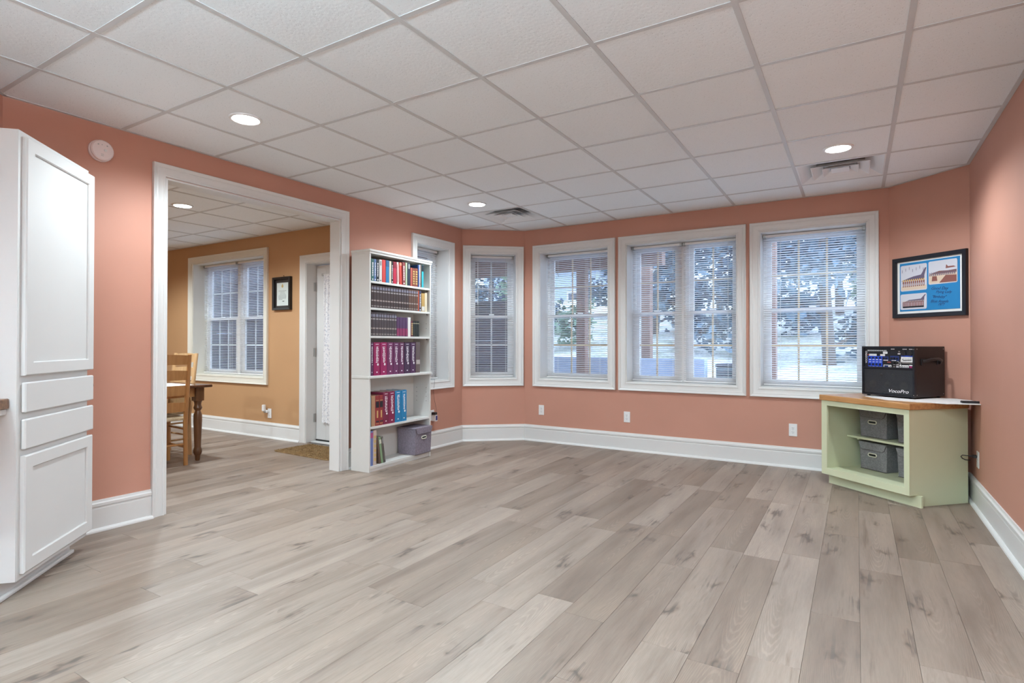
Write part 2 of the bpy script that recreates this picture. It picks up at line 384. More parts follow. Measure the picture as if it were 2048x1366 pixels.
# ------------------------------------------------------------------ floor
fl = box('floor', 'joint', None, (AX0-.2, YR-.2, -.06, XR+.2, YB+.2, -.0065)); tag(fl, 'grey oak plank floor running through both rooms', 'floor', kind='structure')
def floor_planks():
    rng = random.Random(5); PW, PL, X0 = .1815, 1.2, 2.56
    phase = {0: 1.221, 3: 1.714, 4: 2.221, 5: 2.877-1.2, 6: 1.97, -2: 1.76, -1: 1.662, -4: 1.735}
    hull_main = [(XL-.13, -2.1), (XR+.02, -2.1), (XR+.02, YB), (XL-.13, YB)]
    full = None; rest = MB(); n = 0
    def place(x0, x1, y0, y1):
        nonlocal full, n
        g = .0004; w, l = (x1-x0)/2-g, (y1-y0)/2-g
        if w < .004 or l < .004: return
        cx, cy = (x0+x1)/2, (y0+y1)/2
        d = Vector((cx, cy, 0))-Vector((CAM.x, CAM.y, 0)); f2 = Vector((fwd.x, fwd.y, 0)).normalized()
        vis = any((Vector((a, b, 0))-Vector((CAM.x, CAM.y, 0))).dot(f2) > 1.55 for a in (x0, x1) for b in (y0, y1))
        # seen through the opening only between its jambs
        def through(a, b):
            if a > XL: return True
            t = (XL-CAM.x)/(a-CAM.x); yy = CAM.y+t*(b-CAM.y); return 1.40 < yy < 3.08
        vis = vis and any(through(a, b) for a in (x0, x1) for b in (y0, cy, y1)) and n < 298
        if not vis: rest.box(x0+g, y0+g, -.006, x1-g, y1-g, 0); return
        n += 1
        if abs(x1-x0-PW) < 1e-4 and abs(y1-y0-PL) < 1e-4:
            if full is None:
                o = MB().box(-w, -l, -.006, w, l, 0).build('floor_plank', 'plank', fl, (cx, cy, 0), bevel=.0006); full = o.data
            else: put('floor_plank', full, fl, (cx, cy, 0))
        else: MB().box(-w, -l, -.006, w, l, 0).build('floor_plank', 'plank', fl, (cx, cy, 0), bevel=.0006)
    k = math.floor((AX0-X0)/PW); cells = []
    while X0+k*PW < XR:
        x0, x1 = max(AX0, X0+k*PW), min(XR, X0+(k+1)*PW); ph = phase.get(k, rng.uniform(0, PL))
        ylo, yhi = (YR, YB) if (x0+x1)/2 > XL-.02 else (AY0, YA)
        y = ph-PL*math.ceil((ph-ylo)/PL)
        while y < yhi:
            a, b = max(y, ylo), min(y+PL, yhi)
            if b-a > .01: cells.append((x0, x1, a, b))
            y += PL
        k += 1
    cells.sort(key=lambda c: math.hypot((c[0]+c[1])/2-CAM.x, (c[2]+c[3])/2-CAM.y))
    for c in cells: place(*c)
    tag(rest.build('floor_plank_rest', 'plank', fl), kind='stuff')
floor_planks()

# ------------------------------------------------------------------ ceilings
P_ = .6096
def ceiling(name, label, hull, z, ox, oy, skip=()):
    mb = MB(); mb.prism(hull, z+.09, z+.11); c = tag(mb.build(name, 'plenum'), label, 'ceiling', kind='structure')
    xs = [p[0] for p in hull]; ys = [p[1] for p in hull]
    i0, i1 = math.floor((min(xs)-ox)/P_), math.ceil((max(xs)-ox)/P_); j0, j1 = math.floor((min(ys)-oy)/P_), math.ceil((max(ys)-oy)/P_)
    full = None; e = .0035
    for i in range(i0, i1):
        for j in range(j0, j1):
            if (i, j) in skip: continue
            x0, y0 = ox+i*P_+e, oy+j*P_+e; x1, y1 = x0+P_-2*e, y0+P_-2*e; cx, cy = (x0+x1)/2, (y0+y1)/2
            poly = clip([(x0, y0), (x1, y0), (x1, y1), (x0, y1)], hull)
            if not poly: continue
            ar = abs(sum(poly[k-1][0]*poly[k][1]-poly[k][0]*poly[k-1][1] for k in range(len(poly))))/2
            if ar < .0004: continue
            if ar > (P_-2*e)**2-1e-5:
                if full: put('ceiling_tile', full, c, (cx, cy, z)); continue
                o = MB().box(-P_/2+e, -P_/2+e, .0035, P_/2-e, P_/2-e, .016).build('ceiling_tile', 'ceiling_tile', c, (cx, cy, z)); full = o.data
            else: MB().prism([(a-cx, b-cy) for a, b in poly], .0035, .016).build('ceiling_tile', 'ceiling_tile', c, (cx, cy, z))
    for i in range(i0, i1+1):       # main tees run away from the camera
        x = ox+i*P_; poly = clip([(x-.012, min(ys)), (x+.012, min(ys)), (x+.012, max(ys)), (x-.012, max(ys))], hull)
        if poly: MB().prism(poly, z, z+.003).build('main_tee', 'tee', c)
    for j in range(j0, j1+1):
        y = oy+j*P_; poly = clip([(min(xs), y-.012), (max(xs), y-.012), (max(xs), y+.012), (min(xs), y+.012)], hull)
        if poly: MB().prism(poly, z+.0008, z+.0032).build('cross_tee', 'tee', c)
    for k in range(len(hull)):      # wall angle
        a, b = Vector(hull[k]), Vector(hull[(k+1) % len(hull)]); d = (b-a).normalized(); nrm = Vector((-d.y, d.x))
        poly = clip([tuple(a), tuple(b), tuple(b+nrm*.022), tuple(a+nrm*.022)], hull)
        if poly: MB().prism(poly, z-.0006, z+.003).build('wall_angle', 'tee', c)
    return c
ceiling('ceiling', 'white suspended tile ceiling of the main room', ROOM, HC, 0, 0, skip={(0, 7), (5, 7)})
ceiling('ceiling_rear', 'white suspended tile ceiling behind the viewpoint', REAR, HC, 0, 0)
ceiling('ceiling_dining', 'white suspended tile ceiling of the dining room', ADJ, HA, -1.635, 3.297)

principled('duct_grey', (.34, .34, .34), .6)
def diffuser(cx, cy, label):
    t = thing('ceiling_vent', (cx, cy, HC), 0, label, 'vent', 'square ceiling vents')
    def ring(name, h0, z0, h1, z1, lip=0.):
        mb = MB(); q = lambda h, z: [(-h, -h, z), (h, -h, z), (h, h, z), (-h, h, z)]
        vs = q(h0, z0)+q(h1, z1)+q(h1+.004, z1+.004)+q(h0+.004, z0+.0015)
        if lip: vs[12:16] = q(h0+lip, z0)
        fs = []
        for a in range(4):
            b = (a+1) % 4
            for k in range(4): fs.append((k*4+a, k*4+b, ((k+1) % 4)*4+b, ((k+1) % 4)*4+a))
        mb.add(vs, fs); return mb.build(name, 'plastic_white', t)
    ring('bowl', .284, .001, .165, .062, .012)
    ring('outer_cone', .190, -.001, .115, .036, .006)
    ring('inner_cone', .118, -.001, .068, .026, .005)
    box('centre_plate', 'plastic_white', t, (-.062, -.062, .006, .062, .062, .010))
    box('duct_collar', 'duct_grey', t, (-.17, -.17, .064, .17, .17, .08))
    for s in (-1, 1): part('damper_blade', 'metal_grey', t, (min(.02*s, .11*s), -.05, .040, max(.02*s, .11*s), .05, .044))
diffuser(P_*.5, P_*7.5, 'square white ceiling vent near the left bay corner')
diffuser(P_*5.5, P_*7.5, 'square white ceiling vent at the right beside a downlight')

def downlight(x, y, z, label, watts):
    t = thing('ceiling_light', (x, y, z), 0, label, 'light', 'recessed ceiling lights')
    MB().lathe([(.076, -.004), (.080, -.0065), (.092, -.004), (.094, .003), (.076, .003)], 32).build('trim_ring', 'plastic_white', t, smooth=40)
    MB().lathe([(.076, -.0045), (.076, .002)], 32).build('lens', 'lens', t)
    L = bpy.data.lights.new('downlight', 'SPOT'); L.energy = watts; L.spot_size = R(158); L.spot_blend = .55; L.shadow_soft_size = .07; L.color = LAMP_C
    o = bpy.data.objects.new('downlight', L); COL.objects.link(o); o.parent = t; o.location = (0, 0, -.012)
for x, y, lab in ((.305, 1.524, 'round glowing downlight above the cased opening, nearest the left wall'), (.305, 3.962, 'round glowing downlight beside the vent in the left bay corner'), (3.353, 3.975, 'round glowing downlight beside the right-hand ceiling vent'),
                  (3.353, 1.524, 'round downlight above and right of the viewpoint'), (1.524, -1.2, 'round downlight behind the viewpoint'), (1.524, -3.6, 'round downlight far behind the viewpoint'), (3.353, -4.3, 'round downlight in the rear corner behind the viewpoint')):
    downlight(x, y, HC, lab, LAMP_W)
for x, y, lab in ((-2.10, 2.44, 'round glowing downlight seen through the opening in the dining room'), (-4.2, 2.44, 'round dining room downlight far beyond the opening'), (-2.1, .3, 'round dining room downlight behind the left wall'), (-4.2, .3, 'round dining room downlight in the far corner')):
    downlight(x, y, HA, lab, LAMP_ADJ)

def chandelier(x, y, z, label, watts):
    """hanging lamp whose reflection shows in the right-hand window"""
    t = thing('chandelier', (x, y, z), 0, label, 'chandelier')
    MB().lathe([(.06, HC-z-.001), (.055, HC-z-.02), (.012, HC-z-.035), (.008, HC-z-.05), (.008, .06), (.03, .04), (.045, .0), (.03, -.05), (.008, -.08), (.0, -.09)], 20, cap=False).build('stem', 'metal_grey', t, smooth=40)
    for k in range(5):
        a = R(72*k+18); c, s = math.cos(a), math.sin(a)
        MB().tube([(c*.03, s*.03, 0), (c*.12, s*.12, -.05), (c*.22, s*.22, -.03), (c*.26, s*.26, .02)], .007, 8).build('arm', 'metal_grey', t, smooth=60)
        sh_ = MB().lathe([(.022, .02), (.05, .05), (.075, .10), (.085, .135), (.083, .135), (.073, .102), (.048, .053), (.020, .024)], 20, (c*.26, s*.26, 0), cap=False).build('glass_shade', 'shade_glass', t, smooth=60)
        MB().lathe([(.004, .03), (.018, .05), (.026, .075), (.018, .098), (.002, .105)], 12, (c*.26, s*.26, 0)).build('bulb', 'bulb', sh_, smooth=60)
        L = bpy.data.lights.new('bulb_light', 'SPOT'); L.energy = watts/5; L.spot_size = R(172); L.spot_blend = .12; L.shadow_soft_size = .04; L.color = (.70, 1.0, 1.18)
        o = bpy.data.objects.new('bulb_light', L); COL.objects.link(o); o.parent = t; o.location = (c*.26, s*.26, .15); o.rotation_euler = (R(180), 0, 0)
principled('shade_glass', (.85, .84, .80), .4, emit=(1, .9, .75), es=1.5); principled('bulb', (1, 1, 1), .4, emit=(1, .93, .82), es=18)
chandelier(3.0, -2.2, 1.93, 'five-armed lamp with upturned shades hanging behind the viewpoint', CHAND_W)

# ------------------------------------------------------------------ casings, baseboards
CASE = [(.004, 0), (.004, .010), (.008, .0145), (.017, .0145), (.020, .011), (.030, .0115), (.052, .014), (.060, .0185), (.066, .0165), (.074, .022), (.086, .027), (.090, .024), (.090, 0)]
def casing_op():
    t = thing('door_opening', (XL, 0, 0), R(90), 'wide white cased opening into the dining room', 'opening', kind='structure')
    MB().frame([(d*.96, h) for d, h in CASE], OY0, .0, OY1, OZ, 'LTR').build('casing', 'trim_white', t, smooth=30)
    x0, x1 = OY0, OY1
    part('side_jamb', 'trim_white', t, (x0-.001, -.004, 0, x0+.012, .122, OZ)); part('side_jamb', 'trim_white', t, (x1-.012, -.004, 0, x1+.001, .122, OZ))
    part('head_jamb', 'trim_white', t, (x0+.012, -.004, OZ-.012, x1-.012, .122, OZ))
    mb = MB().frame([(d*.96, h) for d, h in CASE], OY0, 0, OY1, OZ, 'LTR'); mb.v = [(a, .12-b, c) for a, b, c in mb.v]; mb.build('dining_side_casing', 'trim_white', t)
casing_op()

BASE = [(0, 0), (.016, 0), (.016, .138), (.0125, .146), (.0125, .150), (.019, .154), (.019, .170), (.012, .178), (.009, .190), (0, .190)]
SHOE = [(.016, 0), (.036, 0), (.034, .009), (.028, .016), (.021, .020), (.016, .021)]
def baseboard(name, p0, p1, label, m0=0., m1=0., mat='trim_white'):
    """p0 -> p1 left to right seen from inside; m = extra run per unit of depth (mitre)"""
    d = Vector((p1[0]-p0[0], p1[1]-p0[1], 0)); L = d.length; ang = math.atan2(d.y, d.x)
    def sweep(prof):
        mb = MB(); k = len(prof); vs = [(h*m0, -h, z) for h, z in prof]+[(L-h*m1, -h, z) for h, z in prof]
        mb.add(vs, [(j, (j+1) % k, k+(j+1) % k, k+j) for j in range(k)]+[tuple(range(k)), tuple(range(2*k-1, k-1, -1))]); return mb
    b = sweep(BASE).build(name, mat, None, (p0[0], p0[1], 0), ang); tag(b, label, 'baseboard', kind='structure')
    sweep(SHOE).build('shoe_moulding', mat, b)
    return b
mt = math.tan(R(22.5))
baseboard('baseboard_left', (XL, .80), (XL, 1.4075), 'white baseboard between the tall cabinet and the opening')
baseboard('baseboard_left_bay', (XL, 3.0935), CLa, 'white baseboard behind the bookcase on the left wall', 0, mt)
baseboard('baseboard_bay', CLa, CLb, 'short white baseboard under the single narrow window', mt, mt)
baseboard('baseboard_back', CLb, CRa, 'long white baseboard under the three windows', mt, mt)
baseboard('baseboard_bay_right', CRa, CRb, 'white baseboard hidden behind the green corner cabinet', mt, mt)
baseboard('baseboard_right', CRb, (XR, YR+.05), 'white baseboard along the right wall', mt, 0)
baseboard('baseboard_dining', (AX0, YA), (-2.090, YA), 'white baseboard below the dining room window')

# ------------------------------------------------------------------ windows
def window(n, origin, ang, x0, x1, z0, z1, label, units=1, cols=3, gm='grille_glare_tan', trim='trim_white', depth=.25, casing_l=True, set_=.195):
    w = thing('window_%d' % n, (origin[0], origin[1], 0), ang, label, 'window', kind='structure')
    MB().frame(CASE, x0, z0, x1, z1).build('casing', trim, w, smooth=30)
    part('jamb', trim, w, (x0-.012, -.004, z0-.012, x0+.004, depth, z1+.012)); part('jamb', trim, w, (x1-.004, -.004, z0-.012, x1+.012, depth, z1+.012))
    part('head', trim, w, (x0+.004, -.004, z1-.004, x1-.004, depth, z1+.012)); part('sill', trim, w, (x0+.004, -.004, z0-.012, x1-.004, depth, z0+.006))
    X0, X1, Z0, Z1 = x0+.004, x1-.004, z0+.006, z1-.004; uw = (X1-X0)/units; zm = 1.487 if z1 < 2.24 else 1.49
    if units == 2: part('mullion', 'vinyl_white', w, (X0+uw-.028, set_-.02, Z0, X0+uw+.028, depth, Z1))
    for u in range(units):
        a, b = X0+u*uw+(.028 if u else 0), X0+(u+1)*uw-(.028 if u < units-1 else 0)
        part('frame', 'vinyl_white', w, (a, set_, Z0, a+.03, depth, Z1), (b-.03, set_, Z0, b, depth, Z1), (a+.03, set_, Z1-.03, b-.03, depth, Z1), (a+.03, set_, Z0, b-.03, depth, Z0+.025))
        for nm, lo, hi, yy in (('upper_sash', zm-.018, Z1-.03, set_+.030), ('lower_sash', Z0+.025, zm+.018, set_+.004)):
            sw = .042; fx0, fx1 = a+.03, b-.03
            s = part(nm, 'vinyl_white', w, (fx0, yy, lo, fx0+sw, yy+.024, hi), (fx1-sw, yy, lo, fx1, yy+.024, hi), (fx0+sw, yy, hi-.036, fx1-sw, yy+.024, hi), (fx0+sw, yy, lo, fx1-sw, yy+.024, lo+.036))
            gx0, gx1, gz0, gz1 = fx0+sw, fx1-sw, lo+.036, hi-.036
            MB().box(gx0, yy+.010, gz0, gx1, yy+.014, gz1).build('pane', 'window_glass', s)
            for c in range(1, cols):
                xx = gx0+(gx1-gx0)*c/cols; box('muntin', gm, s, (xx-.009, yy+.0145, gz0, xx+.009, yy+.0205, gz1))
            zz = (gz0+gz1)/2; box('muntin', gm, s, (gx0, yy+.015, zz-.009, gx1, yy+.021, zz+.009))
            if nm == 'lower_sash': box('sash_lock', 'vinyl_white', s, ((fx0+fx1)/2-.03, yy-.008, hi, (fx0+fx1)/2+.03, yy+.018, hi+.012), bevel=.003)
    return w
def blind(origin, ang, x0, x1, z0, z1, label, yy=.158, cords=(.18, .82), tilt=14., wand=False):
    b = thing('window_blind', Matrix.Rotation(ang, 3, 'Z') @ Vector((0, 0, 0))+Vector((origin[0], origin[1], 0)), ang, label, 'blind', 'white slatted mini blinds')
    part('headrail', 'blind_white', b, (x0, yy-.018, z1-.034, x1, yy+.014, z1-.008), bevel=.002)
    for xx in (x0+.012, x1-.012): part('bracket', 'metal_grey', b, (xx-.012, yy-.019, z1-.036, xx+.012, yy+.015, z1-.003))
    part('bottom_rail', 'blind_white', b, (x0+.004, yy-.013, z0+.012, x1-.004, yy+.013, z0+.024), bevel=.003)
    t = R(tilt); hw = .0125; pts = []
    for k in range(5):
        s = -1+k/2.; y = hw*s; c = .0022*(1-s*s); pts.append((y*math.cos(t)+c*math.sin(t), -y*math.sin(t)+c*math.cos(t)))
    mb = MB(); vs = []
    for e in (x0+.006, x1-.006): vs += [(e, p[0], p[1]) for p in pts]+[(e, p[0], p[1]-.0005) for p in reversed(pts)]
    k = 10; mb.add(vs, [(j, (j+1) % k, k+(j+1) % k, k+j) for j in range(k)]+[tuple(range(k)), tuple(range(2*k-1, k-1, -1))])
    me = None; z = z0+.040
    while z < z1-.042:
        if me is None: o = mb.build('slat', 'blind_white', b, (0, yy, z)); me = o.data
        else: put('slat', me, b, (0, yy, z))
        z += .0218
    for f in cords:
        xx = x0+(x1-x0)*f
        part('ladder_cord', 'cord', b, (xx-.0009, yy-.0135, z0+.02, xx+.0009, yy-.0122, z1-.03), (xx-.0009, yy+.0122, z0+.02, xx+.0009, yy+.0135, z1-.03))
    if wand: MB().tube([(x0+.09, yy-.024, z1-.03), (x0+.092, yy-.026, z1-.60)], .004, 6).build('tilt_wand', 'blind_white', b)
    return b
G = 'vinyl_white'
o_l, o_c, o_b, o_d = (XL, .633), CLa, (0, YB), (0, YA)
window(1, o_l, A_L, 4.048-.633, 4.590-.633, WZ0, WZ1, 'narrow window half hidden behind the bookcase', cols=2, gm=G)
window(2, o_c, A_CL, .098, .648, WZ0, WZ1, 'single narrow window in the angled left bay wall', cols=2, gm=G)
window(3, o_b, 0, .256, 1.110, WZ0, WZ1, 'window with a brown porch post behind it, left of the double window')
window(4, o_b, 0, 1.328, 2.452, WZ0, WZ1, 'double window in the middle of the long wall', units=2, cols=2)
window(5, o_b, 0, 2.666, 3.536, WZ0, WZ1, 'right-hand window above the green cabinet')
window(6, o_d, 0, -4.36, -2.79, .735, 2.245, 'cream framed double window in the orange dining room', units=2, cols=3, gm=G, trim='trim_cream')
blind(o_l, A_L, 4.055-.633, 4.583-.633, WZ0, WZ1, 'white blind in the narrow window beside the bookcase')
blind(o_c, A_CL, .106, .640, WZ0, WZ1, 'white blind in the narrow angled bay window', wand=True)
blind(o_b, 0, .264, 1.102, WZ0, WZ1, 'white blind in front of the porch post, left of the double window')
blind(o_b, 0, 1.336, 1.886, WZ0, WZ1, 'white blind in the left half of the middle double window')
blind(o_b, 0, 1.894, 2.444, WZ0, WZ1, 'white blind in the right half of the middle double window')
blind(o_b, 0, 2.674, 3.528, WZ0, WZ1, 'white blind in the window above the green cabinet')
blind(o_d, 0, -4.352, -3.579, .735, 2.245, 'white blind in the left half of the dining room window')
blind(o_d, 0, -3.571, -2.798, .735, 2.245, 'white blind in the right half of the dining room window')

# ------------------------------------------------------------------ dining room door
dr = thing('door_1', (0, YA, 0), 0, 'white dining room door behind the cased opening', 'door', kind='structure')
MB().frame([(d*1.05, h) for d, h in CASE], -1.995, 0, -1.08, 2.085, 'LTR').build('casing', 'trim_white', dr, smooth=30)
part('jamb', 'trim_white', dr, (-2.007, -.004, 0, -1.991, .235, 2.097)); part('jamb', 'trim_white', dr, (-1.084, -.004, 0, -1.068, .235, 2.097)); part('head_jamb', 'trim_white', dr, (-1.991, -.004, 2.081, -1.084, .235, 2.097))
part('door_slab', 'cab_white', dr, (-1.985, .135, .028, -1.82, .178, 2.072), (-1.255, .135, .028, -1.09, .178, 2.072), (-1.82, .135, .028, -1.255, .178, .30), (-1.82, .135, 1.92, -1.255, .178, 2.072), bevel=.002)
part('door_glass', 'window_glass', dr, (-1.82, .152, .30, -1.255, .158, 1.92))
part('threshold', 'trim_white', dr, (-1.991, .06, 0, -1.084, .24, .012)); part('sweep', 'dark_hole', dr, (-1.985, .128, .013, -1.09, .180, .027))
for z in (.28, 1.05, 1.82): MB().lathe([(.007, z-.05), (.007, z+.05)], 10, (-1.985, .128, 0)).box(-1.991, .10, z-.05, -1.988, .134, z+.05).build('hinge', 'metal_grey', dr)
MB().lathe([(.012, 0), (.012, -.03), (.028, -.04), (.028, -.06), (.0, -.07)], 16, (-1.15, .135, 1.0), 'y').build('door_knob', 'metal_grey', dr, smooth=40)
def curtain():
    t = thing('door_curtain', (0, YA, 0), 0, 'white lace curtain hanging on the dining room door', 'curtain')
    mb = MB(); n = 44; vs = []; zs = [.23, .30, .6, 1.0, 1.4, 1.8, 1.93, 1.96]
    for z in zs:
        sway = .03*max(0, (1.2-z))/1.2
        for i in range(n+1):
            f = i/n; x = -1.84+.62*f-sway*(1-f); y = .112+.012*math.sin(f*math.pi*22+z*1.3)*(1 if z < 1.9 else .6); vs.append((x, y, z+(.012*math.sin(i*2.1) if z < .25 else 0)))
    for j in range(len(zs)-1):
        for i in range(n): mb.add([vs[j*(n+1)+i], vs[j*(n+1)+i+1], vs[(j+1)*(n+1)+i+1], vs[(j+1)*(n+1)+i]], [(0, 1, 2, 3)])
    o = mb.build('lace_panel', 'lace', t); s = o.modifiers.new('thickness', 'SOLIDIFY'); s.thickness = .0012
    MB().tube([(-1.87, .115, 1.955), (-1.20, .115, 1.955)], .006, 8).build('curtain_rod', 'plastic_white', t)
    for x in (-1.865, -1.205): box('rod_bracket', 'metal_grey', t, (x-.006, .11, 1.945, x+.006, .135, 1.967))
curtain()

# ------------------------------------------------------------------ tall white cabinet
def door_panel(nm, parent, x0, z0, x1, z1, yf, mat='cab_white', fw_=.062):
    """shaker door; front face at yf (toward -y), 20 mm thick"""
    d = MB().frame([(0, .0), (0, .004), (-.006, .012), (-.006, .020), (-fw_, .020), (-fw_, 0)][::1], x0, z0, x1, z1)
    d = MB(); d.frame([(0, 0), (0, .016), (-.005, .021), (-(fw_-.004), .021), (-fw_, .016), (-fw_, 0)], x0, z0, x1, z1)
    d.v = [(a, b+yf+.021, c) for a, b, c in d.v]; o = d.build(nm, mat, parent)
    box('panel', mat, o, (x0+fw_-.002, yf+.011, z0+fw_-.002, x1-fw_+.002, yf+.0205, z1-fw_+.002))
    return o
pc = thing('pantry_cabinet', (.235, .463, 0), R(135), 'tall white pantry cabinet with two doors and two drawers', 'cabinet')
CW, CH, CD = .637, 2.122, .405
part('carcass', 'cab_white', pc, (0, 0, .083, CW, CD, CH))
part('toe_kick', 'cab_white', pc, (-.14, .065, 0, CW-.03, CD-.02, .083)); part('kick_moulding', 'cab_white', pc, (-.14, .045, 0, CW-.022, .065, .020), bevel=.006, seg=2)
door_panel('door', pc, .030, 1.008, .664, 2.100, -.021)
for z0, z1 in ((.838, .976), (.671, .808)):
    part('drawer_front', 'cab_white', pc, (.030, -.021, z0, .664, -.0005, z1), bevel=.005)
door_panel('door', pc, .030, .108, .658, .642, -.021)
ct = thing('countertop', (.235, .463, 0), R(135), 'brown wooden countertop end beside the tall white cabinet', 'countertop')
part('top', 'counter_brown', ct, (-.55, .026, .861, -.001, .40, .908), bevel=.004); part('support_cleat', 'cab_white', ct, (-.55, .038, .836, -.001, .06, .8605)); part('wall_cleat', 'cab_white', ct, (-.55, .36, .78, -.001, .40, .8605))
# small hook on the wall beside it
hk = thing('wall_hook', (XL, 1.045, .885), R(90), 'small brown curved hook on the wall behind the tall cabinet', 'hook')
part('back_plate', 'hook_brown', hk, (-.030, -.008, -.05, .0, 0, .05), bevel=.002)
MB().tube([(-.012, -.006, .030), (.004, -.016, .038), (.014, -.022, .032), (.017, -.024, .012), (.014, -.022, -.008), (.004, -.014, -.024), (-.010, -.006, -.036)], .0042, 8).build('loop', 'hook_brown', hk, smooth=60)

# smoke detector
sd = thing('smoke_detector', (XL, 1.10, 2.345), R(90), 'round white smoke detector on the wall left of the opening', 'detector')
MB().lathe([(.066, 0), (.066, -.012), (.062, -.014)], 36, ax='y').build('base', 'plastic_pinkish', sd, smooth=40)
MB().lathe([(.060, -.014), (.062, -.020), (.062, -.034), (.056, -.040), (.02, -.043), (.0, -.0435)], 36, ax='y', cap=False).build('cover', 'plastic_pinkish', sd, smooth=40)
for x, z, r in ((-.026, .030, .0045), (-.006, .031, .003), (.022, .030, .0045)): MB().lathe([(r, -.0425), (r, -.0395)], 12, (x, 0, z), 'y').build('vent_hole', 'metal_grey', sd)
MB().lathe([(.009, -.043), (.008, -.0465), (.004, -.048)], 16, (.012, 0, .0), 'y').build('test_button', 'plastic_white', sd)
for k in range(3): part('sound_slot', 'metal_grey', sd, (-.012, -.0428, -.026-k*.006, .004, -.0415, -.024-k*.006))

# ------------------------------------------------------------------ outlets
def outlet(p, ang, label, plugs=True):
    t = thing('wall_outlet', p, ang, label, 'outlet', 'white duplex wall outlets')
    part('cover_plate', 'plastic_white', t, (-.035, -.006, -.058, .035, 0, .058), bevel=.002)
    for s in (-1, 1):
        r = part('receptacle', 'plastic_white', t, (-.016, -.008, s*.020-.0135, .016, -.0055, s*.020+.0135), bevel=.002)
        part('slots', 'dark_hole', r, (-.0075, -.0086, s*.020-.001, -.0055, -.0079, s*.020+.008), (.0055, -.0086, s*.020-.001, .0075, -.0079, s*.020+.006), (-.0022, -.0086, s*.020-.010, .0022, -.0079, s*.020-.006))
    MB().lathe([(.003, -.0075), (.003, -.0055)], 10, ax='y').build('screw', 'metal_grey', t)
    return t
outlet((.277, YB, .371), 0, 'white outlet under the window with the porch post')
outlet((1.331, YB, .361), 0, 'white outlet under the left edge of the double window')
outlet((2.949, YB, .351), 0, 'white outlet left of the green cabinet')
outlet((XR, 4.58, .340), R(-90), 'white outlet with a black plug on the right wall')
outlet((XL, 4.300, .365), R(90), 'white outlet with adapters right of the bookcase')
outlet((-2.665, YA, .300), 0, 'white outlet on the orange dining wall')
# adapters by the bookcase
ad = thing('power_adapter', (XL, 4.300, .365), R(90), 'black power adapter with a thin cord right of the bookcase', 'adapter')
part('body', 'black_plastic', ad, (-.018, -.062, .010, .020, -.0088, .036), bevel=.003)
MB().tube([(.0, -.055, .036), (.02, -.05, .06), (.026, -.035, .10), (.018, -.02, .18), (.010, -.016, .27), (.006, -.034, .36), (.002, -.036, .40), (-.02, .0, .405)], .0016, 6).build('cord', 'black_plastic', ad, smooth=60)
nl = thing('night_light', (XL, 4.300, .365), R(90), 'small white plug-in night light with a blue face', 'night light')
part('body', 'plastic_white', nl, (-.014, -.062, -.062, .026, -.0088, .006), bevel=.003)
principled('blue_face', (.02, .02, .16), .3)
part('face', 'blue_face', nl, (-.008, -.0632, -.050, .020, -.0625, .0))
# plug-in freshener in the dining room
af = thing('air_freshener', (-2.695, YA, .330), 0, 'white plug-in air freshener in the dining room outlet', 'air freshener')
part('body', 'plastic_white', af, (-.055, -.055, -.005, -.012, -.022, .075), bevel=.008, seg=2); part('plug', 'plastic_white', af, (-.03, -.03, -.022, .02, -.0088, .010), bevel=.003)
MB().lathe([(.012, -.05), (.012, -.028)], 12, (-.012, 0, -.012), 'y').build('bottle', 'metal_grey', af)
# plug at the right wall
pl = thing('power_plug', (XR, 4.58, .340), R(-90), 'black plug and looped cord behind the green cabinet', 'plug')
part('body', 'black_plastic', pl, (-.013, -.034, .010, .013, -.0088, .032), bevel=.004)
MB().tube([(0, -.033, .021), (-.01, -.055, .021), (-.035, -.085, .018), (-.06, -.09, .004), (-.075, -.080, -.012), (-.085, -.060, -.022), (-.12, -.03, -.028)], .0034, 8).build('cord', 'black_plastic', pl, smooth=60)

# ------------------------------------------------------------------ framed pieces
def framed(p, ang, w, h, fwid, dep, label, mats):
    t = thing('picture_frame', p, ang, label, 'picture')
    mb = MB().frame([(0, 0), (0, dep-.004), (-.003, dep), (-fwid+.004, dep-.003), (-fwid, dep-.008), (-fwid, 0)], -w/2, -h/2, w/2, h/2); mb.build('frame', mats[0], t)
    part('backing', mats[0], t, (-w/2+fwid-.004, -.006, -h/2+fwid-.004, w/2-fwid+.004, -.001, h/2-fwid+.004))
    return t
dCR = Vector((CRb[0]-CRa[0], CRb[1]-CRa[1], 0)).normalized(); nCR = Vector((dCR.y, -dCR.x, 0))
pcen = Vector((CRa[0], CRa[1], 1.628))+dCR*.352
pf = framed(pcen, A_CR, .600, .505, .034, .030, 'blue matted collage of three group photos in a black frame', ('bezel',))
part('mount', 'paper', pf, (-.268, -.009, -.2205, .268, -.0061, .2205)); part('blue_mat', 'mat_blue', pf, (-.243, -.0115, -.198, .245, -.0091, .205))
principled('ph_sky', (.60, .60, .66), .6); principled('ph_maroon', (.23, .08, .065), .6); principled('ph_sand', (.66, .52, .40), .6); principled('ph_jet', (.13, .10, .16), .6); principled('ph_jet_red', (.20, .095, .09), .6); principled('ph_yellow', (.72, .42, .12), .6)
principled('ink', (.02, .045, .14), .6)
def photo(x0, z0, x1, z1, label):
    r = .012; pts = []
    for cx, cz, a0 in ((x1-r, z1-r, 0), (x0+r, z1-r, 90), (x0+r, z0+r, 180), (x1-r, z0+r, 270)):
        for k in range(4): a = R(a0+k*30); pts.append((cx+r*math.cos(a), cz+r*math.sin(a)))
    o = MB().prism(pts, -.0135, -.0116, ax='y').build('photo', 'ph_sky', pf); o['label'] = label; return o
def flat(o, polys, mat, y=-.0138, name='print'):
    mb = MB()
    for q in polys: mb.prism(q, y-.0002, y+.0003, ax='y')
    return mb.build(name, mat, o)
rg = random.Random(3)
